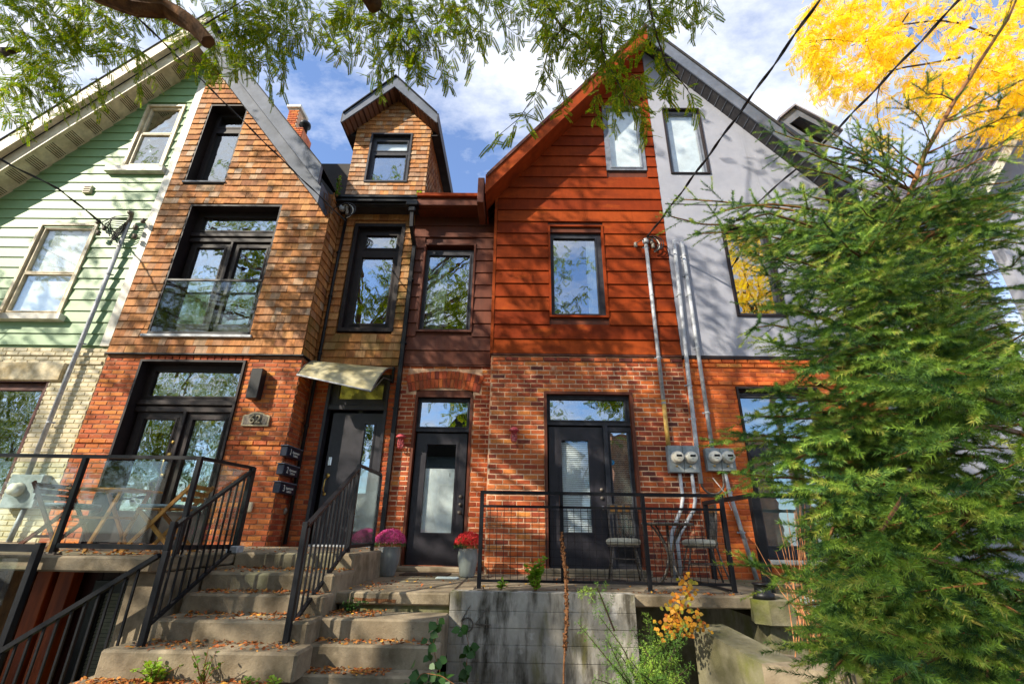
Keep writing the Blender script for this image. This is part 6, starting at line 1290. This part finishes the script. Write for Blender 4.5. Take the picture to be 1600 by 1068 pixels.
yew('single arching green sprig with red tip against the concrete wall', [at(905, 925, 3.9)], at(960, 985, 3.8), 5)
# dry canes
T = thing('dry_canes', 'sheaf of dry reddish canes beside the porch corner and spruce', 'plant', tuple(at(1290, 1000, 3.7)))
g = np.random.default_rng(9)
for i in range(26):
    x_ = g.uniform(1240, 1310); top = g.uniform(1168, 1275); a = at(x_, 1000+g.uniform(-10, 30), 3.7+g.uniform(-.1, .2)); m_ = at((x_*.45+top*.55), 925+g.uniform(-20, 20), 3.8+g.uniform(-.1, .2)); e_ = at(top+g.uniform(-15, 15), g.uniform(770, 900), 3.85)
    MB().tube(resample([a, m_, e_], 7), [.0045, .004, .004, .003, .0025, .002, .0015], 5).build('cane', MT['cane'], T)
b = MB(); q = at(1272, 955, 4.0); V = [(q[0]+x*.11, q[1]+.05*math.sin(i*2.1), q[2]+z*.12) for i, (x, z) in enumerate(((-1, .5), (-.2, .9), (.9, .2), (1.1, -.7), (.2, -.9), (-.6, -.3)))]+[(q[0]+.02, q[1]-.07, q[2])]
b.add(V, [(i, (i+1) % 6, 6) for i in range(6)]+[((i+1) % 6, i, 6) for i in range(6)]); tag(b.build('plastic_bag', MT['plasticbag']), 'crumpled white plastic sheet caught behind the dry canes', 'plastic bag')
q = at(245, 1052, 4.02); bush('low green weeds at the foot of the grey steps, left end', 'plant', 'weed_clump', (q[0], 4.02, -1.045), .16, .26, 190, .05, MT['leaf_bright'], 12, .3, 12)
q = at(320, 1045, 4.0); bush('taller seeding weed before the bottom grey step', 'plant', 'weed_clump', (q[0], 4.0, -1.045), .24, .16, 60, .04, MT['leaf'], 7, .6, 13)
q = at(385, 1055, 4.0); bush('small weed under the middle of the bottom grey step', 'plant', 'weed_clump', (q[0], 4.0, -1.045), .05, .14, 50, .035, MT['leaf'], 6, .3, 14)
q = at(430, 1058, 4.0); bush('small weed near the right end of the bottom grey step', 'plant', 'weed_clump', (q[0], 4.0, -1.045), .06, .12, 50, .035, MT['leaf_bright'], 6, .3, 15)
q = at(550, 950, 5.0); bush('ferny weeds growing from the cracked upper edge of the lower steps', 'plant', 'weed_clump', (q[0], 4.95, -.72), .12, .16, 130, .04, MT['leaf_dark'], 9, .2, 16)
q = at(832, 162, 7.4); q = at(655, 312, 7.36); bush('yellow green weed growing in the gutter above the square downspout', 'plant', 'weed_clump', (q[0], 7.40, 6.08), .17, .16, 110, .07, MT['leaf_bright'], 7, .3, 17)
q = at(520, 300, 7.2); bush('dry weeds sprouting in the gutter corner right of the cedar gable', 'plant', 'weed_clump', (q[0]+.05, 7.3, 6.05), .55, .12, 150, .05, MT['leaf'], 8, .5, 18)
q = at(505, 300, 7.1)
b = MB()
for k in range(60):
    a = np.array([-3.78+g.normal()*.05, 7.15+g.normal()*.1, 6.0+g.uniform(-.25, .1)]); b.tube([a, a+[.06, -.02, -.08], a+[.11+g.normal()*.03, 0, -.28]], .004, 4)
tag(b.build('dead_vine', MT['seed']), 'matted dead vine hanging at the gutter end beside the cedar gable', 'vine')
# fallen leaves: drifts on the treads
def litter(areas, name, label, seed, S=(.022, .045)):
    g = np.random.default_rng(seed); P = []
    for (x0, x1, y0, y1, z, n, bias) in areas:
        y = y1-(y1-y0)*g.random(n)**bias; P.append(np.stack([g.uniform(x0, x1, n), y, z+.004+g.random(n)*.014*(1 if bias > 1 else .5)], 1))
    P = np.vstack(P); n = len(P); D = g.normal(size=(n, 3))*[1, 1, .25]; o = leaf_quads(P, D, np.array([0, 0, 1.])+g.normal(size=(n, 3))*.45, g.uniform(*S, n), MT['fallen'], name, origin=(P[:, 0].mean(), P[:, 1].mean(), P[:, 2].min()), w=.26)
    tag(o, label, 'fallen leaves', kind='stuff')
ar = []
for i, (y, z) in enumerate(edges):
    yb_ = RY if i == 0 else edges[i-1][0]
    ar.append((-2.95, -1.75, y+.02, yb_-.005, z, 50 if i == 0 else 210, 1.0 if i == 0 else 2.6)); ar.append((-2.9, -1.8, y+.02, yb_, z, 40, 1))
ar.append((-3.15, -1.74, 3.9, 4.07, -1.045, 360, 1)); ar.append((-3.0, -2.4, 3.9, 4.07, -1.045, 160, 1))
litter(ar, 'fallen_leaves', 'orange brown fallen leaves drifted along the grey step treads', 21)
litter([(-1.7, -1.2, 4.66, 5.03, -.715, 190, 1.6), (-1.7, -.7, 4.48, 4.62, -.875, 150, 2), (-1.7, -1.0, 4.28, 4.45, -1.035, 260, 1), (-1.7, -1.3, 5.1, 6.2, F64, 70, 1), (-1.7, -.7, 5.1, 7.4, F64, 50, 1), (-.6, 2.2, 5.45, 7.2, F64, 110, 1), (1.2, 2.2, 5.22, 5.38, F64, 60, 1)], 'fallen_leaves', 'fallen leaves scattered on the lower steps and low porch', 22)
litter([(-6.5, -3.0, 4.35, 7.1, F62, 420, 1), (-4.0, -3.05, 4.5, 4.9, F62, 160, 1)], 'fallen_leaves', 'fallen leaves scattered on the glass railed terrace', 23)
litter([(1.9, 2.6, 4.35, 5.2, -.9, 0, 1), (2.8, 5, 5.2, 7.2, -.56, 120, 1)], 'fallen_leaves', 'fallen leaves on the porch slab of the white house', 24)

# ------------------------------------------------------------------ overhead wires
def wire(pts, r, label, m=MT['cable'], strands=1):
    T = thing('overhead_wire', label, 'wire', tuple(pts[0])); q = resample(pts, 40)
    L = np.linalg.norm(q[-1]-q[0]); t = np.linspace(0, 1, 40); q[:, 2] -= 4*t*(1-t)*L*.012
    for s in range(strands):
        ph = t*L*9+s*2.1; o_ = np.stack([np.cos(ph)*r*1.1, np.zeros(40), np.sin(ph)*r*1.1], 1)*(strands > 1); MB().tube(q+o_, r, 5).build('strand', m, T)
wire([np.array([2.35, FY-.12, 5.06]), at(1290, -14, 3.2)], .011, 'twisted black service wire from the rust steel wall mast to the top edge', strands=2)
wire([at(1150, 345, 7.15), at(1272, 235, 6.2), at(1512, -14, 3.6)], .011, 'twisted black service wire crossing the yellow tree to the white house', strands=2)
wire([at(178, -10, 3.4), at(330, 135, 5.0), at(540, 345, 7.2)], .008, 'thin dark wire running diagonally from the limb to the cedar gable corner', strands=2)
wire([at(-20, 238, 5.5), at(95, 295, 6.4), np.array([-7.8, FY-.16, 5.22])], .010, 'dark wire coming in from the left edge to the green siding', strands=2)
wire([np.array([2.80, FY-.04, 5.90]), np.array([7.0, FY-.05, 5.96])], .006, 'thin straight cable stapled across the white stucco')
wire([np.array([3.16, FY-.05, .35]), np.array([3.05, FY-.15, .6]), np.array([2.93, FY-.1, .8])], .006, 'pale loose wire on the orange brick corner', MT['whitecable'])

# street trees behind the camera; the window panes mirror them
for k_, (tx_, ty_, rr_, hz_) in enumerate(((-9, -8.5, 3.6, 6.6), (-1.0, -9.5, 3.4, 8.2), (7, -8.8, 3.4, 7.4), (-17.5, -8.5, 4.0, 5.0), (-27, -8.5, 4.2, 4.6), (13.8, -9.5, 4.4, 13.0))):
    TT = thing('street_tree', ('leafy street tree behind the viewer, mirrored in the far left panes', 'leafy street tree behind the viewer, mirrored in the middle panes', 'leafy street tree behind the viewer, mirrored in the right hand panes', 'broad street tree mirrored in the french doors of the cedar house', 'broad street tree mirrored in the ground floor window of the green house', 'tall yellow street tree mirrored in the middle window of the white house')[k_], 'tree', (tx_, ty_, -1.6))
    MB().tube([(tx_, ty_, -1.6), (tx_+.1, ty_, 2.5), (tx_-.2, ty_+.2, 5.5), (tx_, ty_, 8.5)], [.26, .2, .14, .06], 10).build('trunk', MT['bark'], TT, True)
    g = np.random.default_rng(40+k_); out = []; tb = []
    for _ in range(190):
        u = unit(g.normal(size=3))*g.random()**.4*rr_*[1, .9, 1.05]; c_ = np.array([tx_, ty_, hz_])+u
        out.append((c_+g.normal(size=(14, 3))*.38, g.normal(size=(14, 3))+[0, 0, -.3], g.uniform(.3, .5, 14)))
        if _ % 9 == 0: tb.append((np.array([[tx_, ty_, hz_-2.5], (c_+[tx_, ty_, hz_-1])/2, c_]), .06))
    build_leaves(out, tv2, tf2, MT['yellow' if k_ == 5 else 'locust'], 'crown', TT, 1.0); build_tubes(tb, MT['bark'], 'limbs', TT, 6)

# ------------------------------------------------------------------ across the street, seen only in the panes
OH = thing('opposite_house', 'pale blue house across the street, seen reflected in the door glass', 'house', (-2, -15, -1.6))
MB().box(-7, 4, -22, -15, -1.6, 4.5).build('wall', MT['paleblue'], OH); b = MB(); b.add([(-7.3, -14.7, 4.5), (4.3, -14.7, 4.5), (4.3, -22, 4.5), (-7.3, -22, 4.5), (-1.5, -14.7, 8.6), (-1.5, -22, 8.6)], [(0, 1, 4), (1, 2, 5, 4), (2, 3, 5), (3, 0, 4, 5)]); b.build('roof', MT['shingle_roof'], OH)
for x_ in (-5, -2.3, .8): w = MB().box(x_, x_+1.1, -14.98, -14.9, 1.0, 2.8).build('window', MT['white'], OH); MB().box(x_+.1, x_+1.0, -14.9, -14.88, 1.1, 2.7).build('pane', MT['leaf_autumn'] if x_ == -2.3 else MT['room'], w)
O2 = thing('opposite_house', 'brown brick house across the street beyond the pale blue one', 'house', (10, -15, -1.6)); MB().box(6, 16, -22, -15.2, -1.6, 6).build('wall', MT['mortar_dark'], O2)
